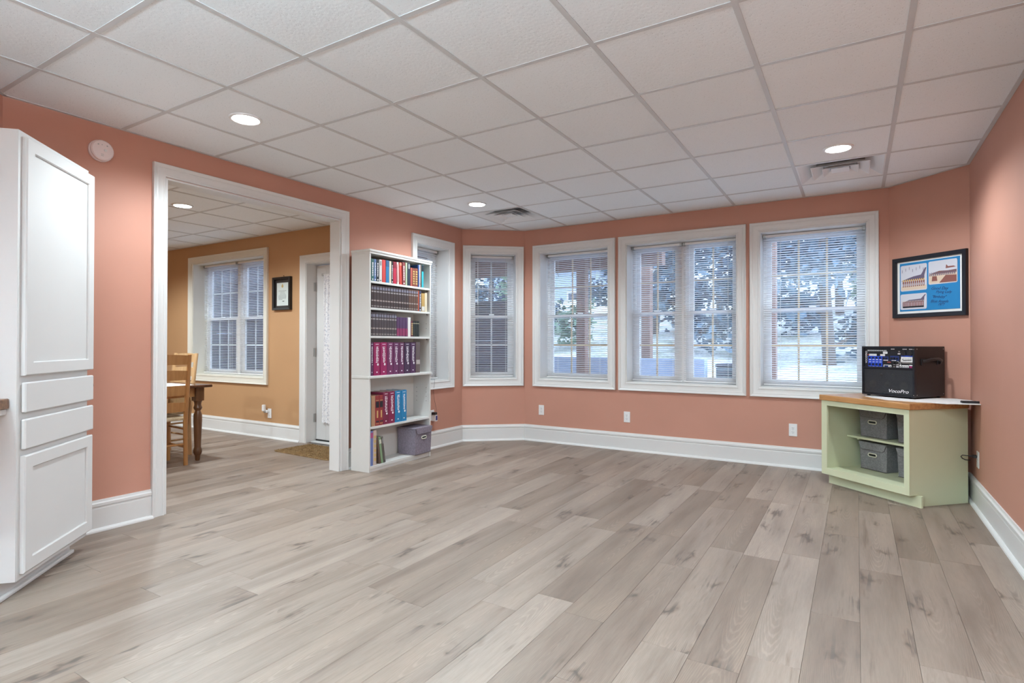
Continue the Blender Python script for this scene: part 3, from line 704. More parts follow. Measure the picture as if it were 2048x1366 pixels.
p1 = photo(-.234, -.03, -.010, .185, 'photo of a crew lined up before a dark jet')
flat(p1, [[(-.230, .055), (-.03, .055), (-.03, .090), (-.013, .150), (-.024, .150), (-.058, .096), (-.12, .088), (-.16, .078), (-.20, .066)]], 'ph_jet')
flat(p1, [[(-.228, -.022), (-.016, -.022), (-.016, .01), (-.228, .01)]], 'ph_sand')
for i in range(11):
    x = -.215+i*.0175; flat(p1, [[(x, .004), (x+.010, .004), (x+.012, .05), (x-.001, .05)]], 'ph_maroon', -.0141); flat(p1, [[(x+.001, .05), (x+.011, .05), (x+.010, .066), (x+.002, .066)]], 'ph_yellow', -.0141); flat(p1, [[(x+.002, .012), (x+.005, .012), (x+.005, .032), (x+.002, .032)]], 'paper', -.0144)
flat(p1, [[(-.22+i*.03, .125+.01*(i % 3)), (-.217+i*.03, .125+.01*(i % 3)), (-.217+i*.03, .15+.01*(i % 3)), (-.22+i*.03, .15+.01*(i % 3))] for i in range(7)], 'ph_jet')
p2 = photo(.004, .005, .228, .190, 'photo of people around a jet on brown ground')
flat(p2, [[(.008, .012), (.224, .012), (.224, .085), (.008, .085)]], 'ph_sand'); flat(p2, [[(.09, .014), (.222, .012), (.222, .065), (.14, .070)]], 'ph_maroon', -.0141); flat(p2, [[(.03, .03), (.075, .03), (.07, .068), (.035, .07)]], 'ph_maroon', -.0141)
flat(p2, [[(.01, .085), (.222, .085), (.222, .108), (.16, .104), (.09, .108), (.05, .098)]], 'ph_jet_red', -.0141)
for i in range(14): x = .012+i*.0148; flat(p2, [[(x, .072), (x+.009, .072), (x+.007, .098+.01*rg.random()), (x+.002, .098)]], 'ph_jet', -.0144)
flat(p2, [[(.14, .122), (.218, .126), (.20, .136), (.158, .136), (.148, .150), (.144, .150)]], 'ph_maroon', -.0144)
p3 = photo(-.236, -.185, -.012, -.055, 'photo of a large group before a parked jet')
flat(p3, [[(-.215, -.125), (-.035, -.125), (-.030, -.085), (-.018, -.068), (-.026, -.066), (-.06, -.100), (-.16, -.105)]], 'ph_jet')
for i in range(14): x = -.216+i*.0132; flat(p3, [[(x, -.158), (x+.0085, -.158), (x+.0085, -.120), (x, -.120)]], 'ph_maroon', -.0141); flat(p3, [[(x+.0015, -.120), (x+.0075, -.120), (x+.007, -.112), (x+.002, -.112)]], 'ph_sand', -.0141)
flat(p3, [[(-.216, -.170), (-.035, -.170), (-.035, -.158), (-.216, -.158)]], 'bezel', -.0141)
hw_ = [('Good Day', .022, -.036, .034), ('Flying Lady', .060, -.066, .030), ('"Birthday"', .028, -.102, .030), ('Blue Angels', .018, -.138, .032), ('1977', .075, -.166, .028)]
for s_, x, z, sz in hw_:
    me = text_mesh(s_, sz, .35); me.materials.append(MATS['ink'])
    put('handwriting', me, pf, mw=Matrix.Translation((x, -.0122, z)) @ Matrix.Rotation(R(4), 4, 'Y') @ Matrix.Rotation(R(90), 4, 'X') @ Matrix.Diagonal((.92, 1, 1, 1)))
cf = framed((-2.415, YA, 1.753), 0, .330, .395, .030, .040, 'dark framed certificate on the orange dining wall', ('black_vinyl',))
principled('cert_mat', (.035, .028, .026), .6); principled('cert_paper', (.62, .68, .66), .7); principled('grey_ink', (.25, .28, .28), .7); principled('nail', (.2, .1, .05), .4)
part('mount', 'cert_mat', cf, (-.138, -.012, -.170, .138, -.0061, .170)); part('certificate', 'cert_paper', cf, (-.105, -.0135, -.145, .105, -.0121, .130))
MB().lathe([(.018, -.0142), (.018, -.0136)], 16, (0, 0, .088), 'y').build('seal', 'gold', cf); flat(cf, [[(-.012, .10), (.012, .10), (0, .122)]], 'gold', -.0139, 'seal')
for k, (a, b, z) in enumerate(((-.07, .075, .030), (-.04, .045, .014), (-.045, .055, -.006), (-.07, .07, -.022), (-.075, .075, -.037), (-.075, .075, -.049), (-.07, .07, -.062), (-.07, .0, -.073))):
    flat(cf, [[(a+i*(b-a)/7, z), (a+(i+.75)*(b-a)/7, z), (a+(i+.75)*(b-a)/7, z+.006), (a+i*(b-a)/7, z+.006)] for i in range(7)], 'grey_ink', -.0138, 'text_line')
flat(cf, [[(.0, -.096), (.035, -.096), (.035, -.088), (.0, -.088)]], 'bezel', -.0138, 'stamp')
MB().lathe([(.005, -.012), (.005, 0)], 8, (.012, 0, .213), 'y').build('nail', 'nail', cf)

# ------------------------------------------------------------------ bookcase
BA = R(92); BN = Vector((-.257, 3.094, 0)); BW, BD, BH = .888, .220, 2.0
bdir = Vector((math.cos(BA), math.sin(BA), 0)); bin_ = Vector((-math.sin(BA), math.cos(BA), 0))
bc = thing('bookcase', BN, BA, 'tall white bookcase filled with books beside the opening', 'bookcase')
part('side_panel', 'shelf_white', bc, (0, .0, .845, .016, BD, 1.965), (0, 0, 0, .016, BD, .845)); part('side_panel', 'shelf_white', bc, (BW-.016, 0, .845, BW, BD, 1.965), (BW-.016, 0, 0, BW, BD, .845))
part('back_panel', 'shelf_white', bc, (.016, BD-.006, .03, BW-.016, BD-.001, 1.965))
tp = part('top', 'shelf_white', bc, (-.004, -.006, 1.965, BW+.004, BD, 1.982)); part('crown_moulding', 'shelf_white', tp, (-.012, -.014, 1.982, BW+.012, BD, 2.004), bevel=.006, seg=2)
SH = [1.722, 1.480, 1.224, .864, .405, .052]
for z in (SH[0], SH[1], SH[2], SH[4]): part('shelf', 'shelf_white', bc, (.016, .004, z-.020, BW-.016, BD-.007, z), bevel=.001)
part('middle_ledge', 'shelf_white', bc, (-.010, -.012, .838, BW+.010, BD-.007, .8638), bevel=.006, seg=2)
part('bottom_shelf', 'shelf_white', bc, (.016, .002, .030, BW-.016, BD-.007, .052)); part('kick_board', 'shelf_white', bc, (.016, .010, 0, BW-.016, .026, .030))
for z in (1.63, 1.545, 1.36, 1.31, .70, .655, .61, .565):
    for y in (.045, .17): box('peg_hole', 'dark_hole', bc, (BW-.0168, y-.003, z-.003, BW-.0161, y+.003, z+.003))
for z in (1.690, 1.448, 1.192): box('shelf_pin', 'black_plastic', bc, (BW-.022, .03, z, BW-.0162, .038, z+.011))

def colmat(c, rough=.45):
    k = 'cover_%d_%d_%d' % tuple(int(x*255) for x in c)
    return k if k in MATS else (principled(k, c, rough), k)[1]
BOOKG = {}
def book(t0, t1, zt, shelf, col, label, style=None, lean=0., depth=.165, setb=.012, pcol='page', group=None):
    th, h = t1-t0-.0012, zt-SH[shelf]; mb = MB(); r = min(.006, th*.25)
    mb.prism([(0, r), (r*.4, .0015), (th*.5, 0), (th-r*.4, .0015), (th, r), (th, depth), (th-.0025, depth), (th-.0025, .007), (.0025, .007), (.0025, depth), (0, depth)], 0, h)
    pm = max(.0026, min(.004, th*.2)); mb.box(.0025, .0072, .003, th-.0025, depth-.004, h-.003, 1)
    loc = BN+bdir*(t0+.0006)+bin_*setb+Vector((0, 0, SH[shelf]+.0002))
    mw = Matrix.Translation(loc) @ Matrix.Rotation(BA, 4, 'Z')
    if lean:
        piv = Matrix.Translation((th if lean > 0 else 0, 0, 0)); mw = mw @ piv @ Matrix.Rotation(R(lean), 4, 'Y') @ piv.inverted()
    o = mb.build('book', [colmat(col), pcol], None, mw=mw); tag(o, label, 'book', group)
    def band(z0, z1, m, x0=.12, x1=.88, nm='spine_band'): MB().box(th*x0, -.0007, h*z0, th*x1, .0016, h*z1).build(nm, m, o)
    rr = random.Random(int(t0*1e4)+shelf*77)
    if style == 'set':          # dark leather volume with pale panels
        band(.82, .93, colmat((.20, .19, .24))); band(.70, .755, colmat((.34, .30, .29))); band(.30, .36, colmat((.33, .27, .24))); band(.06, .10, colmat((.30, .26, .24)))
    elif style == 'talmud':
        band(.935, .95, 'print_white', .25, .75, 'emblem')
        mb2 = MB()
        for k in range(10):
            z = .87-k*.050; a = .30+.12*rr.random(); mb2.box(th*a, -.0007, h*(z-.036), th*(a+.13), .0016, h*z); mb2.box(th*.55, -.0007, h*(z-.03), th*(.62+.1*rr.random()), .0016, h*z)
            if k % 2: mb2.box(th*.38, -.0007, h*(z-.012), th*.64, .0016, h*z)
        mb2.build('spine_title', 'print_white', o); MB().lathe([(th*.14, -.0007), (th*.14, .0012)], 12, (th*.62, 0, h*.33), 'y').build('spine_mark', 'print_white', o); band(.085, .115, 'print_white', .38, .58, 'volume_mark')
    elif style == 'title':
        mb2 = MB(); z = .84; m = 'print_white'
        while z > .22: l = .03+.05*rr.random(); mb2.box(th*.34, -.0007, h*(z-l), th*(.58+.12*rr.random()), .0014, h*z); z -= l+.02
        mb2.build('spine_title', m, o); band(.05, .10, m, .3, .7, 'publisher_mark')
    elif style == 'gold':
        band(.60, .80, 'bezel'); band(.26, .5, 'gold', .35, .65); band(.12, .16, 'bezel'); band(.83, .845, 'gold'); band(.06, .075, 'gold')
    elif style == 'lattice':
        for k in range(6): band(.12+k*.13, .20+k*.13, 'gold', .2, .8)
    elif style == 'barcode': band(.74, .94, colmat((.3, .3, .3)), .3, .75); band(.04, .09, 'bezel', .35, .65)
    elif style == 'cap': band(.72, .985, colmat((col[0]*.5, col[1]*.5, col[2]*.5)), .04, .96)
    elif isinstance(style, tuple): band(style[0], style[1], colmat(style[2]), .06, .94)
    return o
S1 = [(.035, .071, 1.922, (.035, .13, .12), 'dark green book at the left end of the top shelf', 'title'), (.071, .100, 1.923, (.10, .18, .38), 'slim blue and white book on the top shelf beside the dark green one', 'title'),
 (.100, .137, 1.924, (.012, .014, .02), 'black book with white lettering fourth from nothing', 'title'), (.138, .176, 1.927, (.66, .64, .62), 'white book with a grey label on the top shelf', 'barcode'), (.176, .225, 1.931, (.62, .045, .035), 'bright red book on the top shelf left of the blue one', (.05, .6, (.55, .05, .04))),
 (.225, .272, 1.932, (.02, .17, .36), 'blue book on the top shelf right of the bright red one', (.72, .99, (.015, .10, .22))), (.272, .303, 1.930, (.66, .57, .43), 'cream book on the top shelf right of the blue one', None), (.303, .327, 1.929, (.012, .014, .016), 'slim black book between the cream and crimson books', 'title'),
 (.327, .374, 1.930, (.45, .018, .05), 'thick crimson book in the middle of the top shelf', 'cap'), (.384, .413, 1.933, (.66, .58, .54), 'leaning white and red book right of the crimson one', (.1, .9, (.6, .35, .33))), (.424, .456, 1.935, (.55, .06, .04), 'leaning scarlet book in the middle of the top shelf', (.86, .98, (.7, .25, .15))),
 (.464, .503, 1.942, (.24, .045, .045), 'dark red book on the top shelf left of the pale green one', 'title'), (.505, .532, 1.944, (.42, .48, .32), 'slim pale green book on the top shelf', None), (.532, .579, 1.948, (.022, .030, .05), 'dark navy book on the top shelf right of the pale green one', 'barcode'),
 (.579, .611, 1.904, (.38, .085, .06), 'short red-brown book right of the navy one on the top shelf', None), (.611, .650, 1.904, (.20, .055, .035), 'short brown book with gilt lattice, left of its twin, top shelf', 'lattice'), (.650, .694, 1.906, (.22, .06, .04), 'short brown book with gilt lattice, right of its twin, top shelf', 'lattice'),
 (.697, .716, 1.945, (.02, .06, .20), 'slim navy book right of the gilt-latticed pair on the top shelf', None), (.716, .735, 1.950, (.45, .42, .48), 'slim pale book with blue print near the right of the top shelf', 'title'), (.735, .755, 1.950, (.10, .06, .04), 'slim dark brown book beside the cyan one on the top shelf', None), (.756, .787, 1.950, (.03, .38, .45), 'cyan book at the right end of the top shelf', (.72, .99, (.012, .02, .03)))]
S1[2] = S1[2][:4]+('black book with white lettering, third from the left, top shelf', 'title')
for i, (a, b, z, c, lab, st) in enumerate(S1):
    book(a, b, z, 0, c, lab, st, lean={9: -2.0, 10: -2.5, 11: -1.2}.get(i, 0), depth=.13 if 13 < i < 17 else .165)
e2 = [.036, .063, .101, .142, .179, .215, .248, .289, .328, .365, .401, .443, .479, .516, .555, .590, .625, .664, .700]
for i in range(18):
    c = (.055, .034, .032) if i < 14 else (.115, .060, .042)
    book(e2[i], e2[i+1], 1.683+i*.0004, 1, c, '%s dark leather volume from the left on the second shelf' % ORD[i], 'set', depth=.18, group='leather volumes on the second shelf')
book(.701, .715, 1.688, 1, (.55, .10, .04), 'thin orange-red book on the second shelf'); book(.715, .749, 1.687, 1, (.03, .035, .08), 'dark blue book with white lettering on the second shelf', 'title')
book(.752, .806, 1.665, 1, (.46, .29, .09), 'tan yellow book near the right end of the second shelf', (.04, .28, (.62, .6, .55))); book(.808, .846, 1.672, 1, (.66, .58, .42), 'cream book at the right end of the second shelf')
e3 = [.032, .051, .091, .134, .167, .200, .240, .276, .308, .345, .378]
for i in range(10): book(e3[i], e3[i+1], 1.436, 2, (.070, .052, .055), '%s grey-brown leather volume from the left on the third shelf' % ORD[i], 'set', depth=.18, group='leather volumes on the third shelf')
e3 = [.378, .418, .458, .504, .541]
for i in range(4): book(e3[i], e3[i+1], 1.408, 2, (.085, .035, .10), '%s purple and magenta volume from the left on the third shelf' % ORD[i], (.04, .42, (.26, .03, .10)), group='purple volumes on the third shelf')
book(.541, .586, 1.412, 2, (.78, .77, .75), 'plain white book on the third shelf')
book(.590, .621, 1.380, 2, (.16, .045, .055), 'small maroon patterned book right of the white one on the third shelf', 'lattice')
for i, (a, b) in enumerate(((.621, .652), (.652, .685), (.685, .719))): book(a, b, 1.380, 2, (.018, .020, .016), '%s small black book from the left at the end of the third shelf' % ORD[i], (.82, .86, (.5, .45, .3)), group='small black books on the third shelf')
C4 = [(.095, .022, .075), (.27, .006, .075), (.29, .006, .085), (.15, .018, .085), (.125, .02, .085), (.115, .02, .075), (.045, .014, .05), (.065, .016, .065)]
e4 = [.027, .070, .157, .250, .335, .416, .493, .580, .667]
N4 = ['narrow purple', 'bright magenta', 'bright magenta', 'plum', 'plum', 'plum', 'blackish purple', 'dark purple']
for i in range(8): book(e4[i], e4[i+1]-.006, 1.166, 3, C4[i], 'thick %s volume, %s from the left on the fourth shelf' % (N4[i], ORD[i]), 'talmud', depth=.19, setb=.010, group='thick purple and magenta volumes')
book(.668, .733, 1.170, 3, (.13, .092, .085), 'taupe volume at the right end of the fourth shelf', (.28, .42, (.45, .4, .38)))
book(.020, .038, .668, 4, (.02, .19, .30), 'slim teal book at the left end of the fifth shelf'); book(.041, .092, .683, 4, (.42, .23, .13), 'tan book left of the red gilt pair on the fifth shelf')
for i, (a, b) in enumerate(((.093, .145), (.146, .195))): book(a, b, .680, 4, (.26, .028, .028), 'red book with black and gilt bands, %s of its pair, fifth shelf' % ('left', 'right')[i], 'gold', group='red gilt books')
for i, (a, b, c, nm) in enumerate(((.197, .272, (.17, .012, .045), 'maroon volume with white title, left of its pair, fifth shelf'), (.275, .357, (.20, .010, .055), 'maroon volume with white title, right of its pair, fifth shelf'), (.360, .446, (.012, .20, .42), 'blue volume with white title, left of its pair, fifth shelf'), (.449, .529, (.012, .20, .42), 'blue volume with white title, right of its pair, fifth shelf'))):
    book(a, b, .704, 4, c, nm, 'talmud', depth=.19)
book(.030, .066, .366, 5, (.16, .21, .45), 'tall blue paperback at the left end of the bottom shelf', (.80, .95, (.4, .08, .2))); book(.068, .110, .368, 5, (.55, .44, .38), 'cream patterned book beside the blue one on the bottom shelf', 'lattice')
book(.150, .172, .300, 5, (.11, .065, .045), 'dark brown book leaning on the bottom shelf', None, -9); book(.1745, .203, .298, 5, (.20, .30, .17), 'green book leaning between two dark ones on the bottom shelf', (.75, .9, (.6, .6, .5)), -9); book(.208, .234, .296, 5, (.09, .075, .065), 'dark patterned book leaning at the right on the bottom shelf', 'barcode', -9)
# framed card standing behind the top-shelf books
fr = thing('small_frame', BN+bdir*.70+bin_*.183+Vector((0, 0, SH[0]+.0004)), BA, 'small dark frame standing behind books on the top shelf', 'frame')
MB().frame([(0, .0), (0, .014), (-.014, .014), (-.014, 0)], -.085, 0, .085, .232).build('frame', 'black_plastic', fr); box('picture', 'page', fr, (-.072, -.004, .013, .072, -.001, .219))

def fabric_bin(p, ang, w, d, h, mat, label, flap=True, lidh=.055, rim='rim_cream'):
    t = thing('storage_bin', p, ang, label, 'box', 'fabric storage bins')
    mb = MB(); tp = .008
    vs = [(tp, tp, 0), (w-tp, tp, 0), (w-tp, d-tp, 0), (tp, d-tp, 0), (0, 0, h), (w, 0, h), (w, d, h), (0, d, h)]
    mb.add(vs, [(0, 3, 2, 1), (4, 5, 6, 7), (0, 1, 5, 4), (1, 2, 6, 5), (2, 3, 7, 6), (3, 0, 4, 7)]); mb.build('body', mat, t, bevel=.004)
    lid = part('lid', mat, t, (-.003, -.003, h+.0005, w+.003, d+.003, h+.011), bevel=.004, seg=2)
    n = 14; top = []; bot = []
    for i in range(n+1):
        f = i/n; e = min(f, 1-f); k = min(1, e/.10); bot.append((f*w, h+.004-lidh*(k*k*(3-2*k))))
    poly = [(0, h+.009)]+bot+[(w, h+.009)]
    MB().prism(poly, -.0075, -.0025, ax='y').build('lid_flap', mat, t)
    MB().tube([(x, -.0055, z) for x, z in bot], .0022, 6).build('flap_piping', 'bin_edge', t); MB().tube([(0, -.004, h+.004), (0, d, h+.004)], .0022, 6).build('lid_piping', 'bin_edge', t); MB().tube([(tp, tp-.001, .003), (w-tp, tp-.001, .003)], .002, 6).build('base_piping', 'bin_edge', t)
    cx, cz, a, b = w/2, h-lidh-.035, .036, .0125
    ring = []; pts = []
    for k in range(20):
        an = 2*math.pi*k/20; ex = (a-b)*(1 if math.cos(an) > 0 else -1)
        pts.append((cx+ex+b*math.cos(an), cz+b*math.sin(an)))
    y0 = .0072*(1-cz/h)
    MB().prism(pts, y0-.0055, y0-.001, ax='y').build('handle_hole', 'dark_hole', t)
    MB().tube([(x, y0-.005, z) for x, z in pts]+[(pts[0][0], y0-.005, pts[0][1])], .0045, 8).build('handle_rim', rim, t, smooth=60)
    return t
sb = BN+bdir*.602+bin_*-.036+Vector((0, 0, .0525)); fabric_bin(sb, BA, .262, .235, .255, 'bin_mauve', 'mauve-grey lidded fabric box on the bottom shelf of the bookcase')

# ------------------------------------------------------------------ green corner cabinet
GA = math.atan2(-.654, .757); GP = Vector((3.786, 4.339, 0)); gx = Vector((math.cos(GA), math.sin(GA), 0)); gy = Vector((-math.sin(GA), math.cos(GA), 0))
GW = .748; GO = GP-gx*GW      # local origin at the front-left corner
gc = thing('corner_cabinet', GO, GA, 'pale green open corner cabinet with a wooden top', 'cabinet')
def gl(p): d = Vector((p[0], p[1], 0))-GO; return (d.dot(gx), d.dot(gy))
Rb = gl((4.148, 4.700)); B1 = gl((4.148, 4.842)); B2 = gl((3.690, 5.262)); Lb = gl((3.620, 5.288))
def gpoly(off=0.): return [(-off, -off), (GW+off, -off), Rb, B1, B2, Lb]
G0, G1 = .083, .690
# side walls, bottom, back made of thin prisms
def slab(name, a, b, th, z0, z1):
    d = (Vector(b)-Vector(a)).normalized(); n = Vector((-d.y, d.x))*th
    return MB().prism([tuple(a), tuple(b), tuple(Vector(b)+n), tuple(Vector(a)+n)], z0, z1).build(name, 'sage', gc)
slab('side_panel', (GW, .0), Rb, .018, 0.083, G1); slab('side_panel', Lb, (0, .0), .018, .083, G1)
slab('side_base', (GW-.002+.05*(Rb[0]-GW)/Rb[1], .058), Rb, .018, 0, .083)
slab('back_panel', Rb, B1, .012, 0, G1); slab('back_panel', B1, B2, .012, 0, G1); slab('back_panel', B2, Lb, .012, 0, G1)
MB().prism([(.012, .002), (GW-.012, .002), (Rb[0]-.012, Rb[1]), (B1[0]-.015, B1[1]-.01), (B2[0], B2[1]-.018), (Lb[0]+.018, Lb[1]-.015)], .105, .125).build('bottom_board', 'sage', gc)
part('face_frame', 'sage', gc, (0, -.019, .083, .052, 0, G1), (GW-.040, -.019, .083, GW, 0, G1), (.052, -.019, G1-.040, GW-.040, 0, G1), (.052, -.019, .083, GW-.040, 0, .137))
part('toe_kick', 'sage', gc, (.012, .045, 0, GW+.038, .062, .0828))
sh = MB().prism([(.016+.20*Lb[0]/Lb[1], .235), (GW-.02, .235), (Rb[0]-.02, Rb[1]), (B1[0]-.02, B1[1]-.01), (B2[0], B2[1]-.02), (Lb[0]+.025, Lb[1]-.02)], .376, .392).build('shelf', 'sage', gc)
box('shelf_pin', 'sage', gc, (.105, .245, .366, .12, .252, .3755))
def counter():
    pts = [(-.014, -.030), (GW+.012, -.030), (Rb[0]+.018, Rb[1]-.012), (B1[0]+.018, B1[1]+.004), (B2[0]+.0, B2[1]+.004), (Lb[0]-.012, Lb[1]+.004)]
    o = MB().prism(pts, G1+.0005, .735).build('wooden_top', 'butcher', gc, bevel=.004, seg=2); return o
counter()
# fabric bins in it
def gpos(x, y, z): return GO+gx*x+gy*y+Vector((0, 0, z))
BIN = [(.083, .292, .1255, 'grey fabric bin on the cabinet floor, left'), (.420, .280, .1255, 'grey fabric bin on the cabinet floor, partly hidden at the right'), (.083, .292, .3925, 'grey fabric bin on the cabinet shelf, left'), (.420, .280, .3925, 'grey fabric bin on the cabinet shelf, partly hidden at the right')]
for x, y, z, lab in BIN: fabric_bin(gpos(x, y, z), GA, .245, .225, .215, 'bin_grey', lab)
# cloth, amplifier and remote on top
def cloth():
    mb = MB(); rng = random.Random(8); cs = [gpos(.25, .165, 0), gpos(.52, .055, 0), gpos(.86, .20, 0), gpos(1.02, .44, 0), gpos(.86, .60, 0), gpos(.62, .64, 0), gpos(.42, .56, 0)]
    pts = []
    for i in range(len(cs)):
        a, b = cs[i], cs[(i+1) % len(cs)]
        for k in range(5): p = a.lerp(b, k/5); pts.append((p.x+rng.uniform(-.006, .006), p.y+rng.uniform(-.006, .006)))
    o = MB().prism(pts, .7353, .7388).build('cloth', 'cloth_white'); tag(o, 'white cloth spread under the black amplifier', 'cloth'); return o
cloth()
AA = math.atan2(4.66-4.887, 3.829-3.495); AP = Vector((3.495, 4.887, .7392)); AW, AD, AH = .404, .384, .398
am = thing('amplifier', AP, AA, 'black portable amplifier speaker with a mixer panel on the cabinet', 'amplifier')
part('cabinet_shell', 'black_vinyl', am, (0, .022, .010, AW, AD, AH), bevel=.003)
part('front_rim', 'bezel', am, (0, 0, .010, .014, .022, AH), (AW-.014, 0, .010, AW, .022, AH), (.014, 0, AH-.014, AW-.014, .022, AH), (.014, 0, .010, AW-.014, .022, .022), (.014, 0, .222, AW-.014, .022, .236))
for x in (.03, AW-.03):
    for y in (.04, AD-.03): MB().lathe([(.014, 0), (.012, .0105)], 12, (x, y, 0)).build('rubber_foot', 'black_plastic', am)
def grille_mat():
    m = principled('grille_cloth', (.012, .013, .017), .55); nt = NT(m); c = coords(nt, 'Object', (1, 1, 1)); v = nt.n('ShaderNodeTexVoronoi', {'Vector': c, 'Scale': 260.}); nt.bump(v.outputs[0], .6, .002)
grille_mat()
principled('cone', (.02, .02, .022), .5); principled('panel_black', (.006, .007, .011), .45); principled('panel_blue', (.012, .06, .50), .45); principled('panel_navy', (.01, .025, .12), .45); principled('magenta', (.35, .01, .14), .4); principled('print_red', (.45, .06, .05), .5); principled('knob_black', (.012, .012, .014), .35)
gp = part('speaker_grille', 'grille_cloth', am, (.014, .004, .022, AW-.014, .0215, .222), bevel=.003)
for x, z, r in ((.085, .098, .052), (.20, .10, .040), (.325, .095, .055), (.155, .175, .020), (.245, .175, .020)):
    MB().lathe([(r, .0), (r*.92, .0025), (r*.35, -.0008), (0, -.002)], 24, (x, .0035, z), 'y', cap=False).build('speaker_cone', 'cone', gp, smooth=50)
cp = part('control_panel', 'panel_black', am, (.014, .012, .236, AW-.014, .0215, AH-.014))
def deco(name, m, x0, z0, x1, z1, y=.0112): return MB().box(x0, y, z0, x1, .0122, z1).build(name, m, cp)
def px(u, v): return (.0+(u-70)/(1850-70)*AW, AH-(v-60)/(1010-60)*.213)      # from the detail view of the panel
def dp(name, m, u0, v0, u1, v1, y=.0112): a, b = px(u0, v0), px(u1, v1); return deco(name, m, a[0], b[1], b[0], a[1], y)
for k in range(11):
    a = px(270+k*62, 210); MB().lathe([(.0052, .0095), (.0052, .0122)], 12, (a[0], 0, a[1]), 'y').build('jack', 'plastic_white', cp); MB().lathe([(.0032, .0090), (.0032, .0100)], 10, (a[0], 0, a[1]), 'y').build('jack_hole', 'bezel', cp)
dp('button_strip', 'plastic_white', 300, 330, 565, 400); dp('button_strip', 'plastic_white', 695, 335, 855, 400); dp('button_strip', 'plastic_white', 790, 245, 940, 320); dp('red_mark', 'print_red', 245, 345, 305, 375)
dp('mixer_section', 'panel_blue', 265, 405, 770, 800); dp('effects_section', 'panel_navy', 1030, 385, 1330, 560); dp('echo_section', 'panel_navy', 770, 405, 975, 560); dp('level_arc', 'print_white', 800, 535, 960, 560, .0108); dp('level_arc', 'print_white', 1080, 540, 1230, 562, .0108)
for row, (v, r) in enumerate(((465, .0066), (700, .0076))):
    for k in range(4): a = px(325+k*122, v); MB().lathe([(r, .004), (r*1.05, .0112)], 14, (a[0], 0, a[1]), 'y').build('knob', 'knob_black', cp, smooth=40)
for v in (520, 605, 775):
    for k in range(4): dp('print', 'print_white', 300+k*122, v, 375+k*122, v+(26 if v != 605 else 18), .0108)
for u, v, r in ((810, 480, .006), (900, 490, .006), (1080, 480, .007), (1160, 470, .007), (1255, 480, .007), (1160, 620, .007), (1285, 625, .010), (1480, 290, .019), (1690, 290, .019)):
    a = px(u, v); MB().lathe([(r, .002), (r*1.06, .0112)], 18, (a[0], 0, a[1]), 'y').build('knob', 'knob_black', cp, smooth=40)
a = px(1285, 625); MB().lathe([(.0105, .0108), (.0125, .0108), (.0125, .0114), (.0105, .0114)], 20, (a[0], 0, a[1]), 'y').build('knob_ring', 'print_white', cp)
dp('equaliser', 'plastic_white', 1395, 415, 1785, 595); dp('equaliser_head', 'panel_blue', 1395, 370, 1785, 413); dp('equaliser_foot', 'metal_grey', 1420, 610, 1785, 640)
for k in range(8): dp('slider_slot', 'bezel', 1445+k*38, 450, 1453+k*38, 565, .0108); dp('slider', 'bezel', 1436+k*38, 490+(k*37 % 40), 1462+k*38, 512+(k*37 % 40), .0085)
for u0, u1, v0, v1, m in ((810, 990, 705, 800, 'plastic_white'), (1005, 1075, 705, 800, 'plastic_white'), (1350, 1400, 690, 800, 'plastic_white'), (1420, 1640, 700, 810, 'plastic_white'), (1665, 1745, 730, 790, 'magenta'), (1655, 1755, 685, 722, 'plastic_white'), (1060, 1180, 140, 168, 'print_white'), (1440, 1580, 142, 168, 'print_white'), (1650, 1790, 142, 168, 'print_white'), (1285, 1370, 300, 330, 'print_white'), (1305, 1360, 215, 262, 'metal_grey'), (930, 1055, 600, 625, 'print_red'), (1130, 1210, 690, 700, 'print_white'), (1135, 1200, 745, 785, 'metal_grey'), (1235, 1325, 745, 785, 'print_white'), (1230, 1330, 690, 712, 'print_white'), (1375, 1383, 500, 690, 'print_white')):
    dp('button' if m in ('plastic_white', 'magenta') else 'print', m, u0, v0, u1, v1)
for u0 in (1445, 1500, 1555, 1605, 1372): dp('button_mark', 'bezel', u0-12, 735, u0+12, 770, .0106)
for u0 in (335, 385, 430, 475, 525, 725, 775, 825): dp('button_mark', 'bezel', u0-9, 352, u0+9, 376, .0106)
for u0 in (825, 890): dp('button_mark', 'bezel', u0-11, 270, u0+11, 298, .0106)
dp('button_mark', 'bezel', 1026, 730, 1054, 775, .0106); dp('level_lamps', 'panel_navy', 830, 720, 970, 785, .0106)
def logo(txt, size, loc, rot, sx=1., shear=.3):
    me = text_mesh(txt, size, shear); me.materials.append(MATS['print_white'])
    return put('logo', me, am, mw=Matrix.Translation(loc) @ rot @ Matrix.Rotation(R(90), 4, 'X') @ Matrix.Diagonal((sx, 1, 1, 1)))
logo('VocoPro', .036, (.205, .0032, .040), Matrix.Identity(4), 1.18)
logo('VOCOPRO', .020, (.036, .0108, .262), Matrix.Rotation(R(-90), 4, 'Y'), 1.0, 0)
for x, z in ((AW-.006, AH-.022), (AW-.006, .03)): MB().lathe([(.003, 0), (.003, .002)], 8, (x, -.001, z), 'y').build('screw', 'chrome', am)
hd = MB().tube([(AW+.002, .10, .286), (AW+.022, .115, .290), (AW+.032, .16, .300), (AW+.034, .24, .302), (AW+.028, .285, .292), (AW+.004, .305, .272)], [.013, .012, .011, .011, .012, .014], 10).build('carry_handle', 'black_plastic', am, smooth=60)
for y in (.10, .305): box('handle_mount', 'black_plastic', am, (AW, y-.022, .255, AW+.007, y+.022, .305), bevel=.002)
for y, z in ((.03, AH-.02), (.03, .03), (AD-.02, AH-.02), (AD-.02, .03)): MB().lathe([(.004, 0), (.004, .002)], 8, (AW, y, z), 'x').build('screw', 'metal_grey', am)
rm = thing('remote_control', gpos(.90, .40, .7392), GA+R(50), 'flat black remote lying on the cloth beside the amplifier', 'remote')
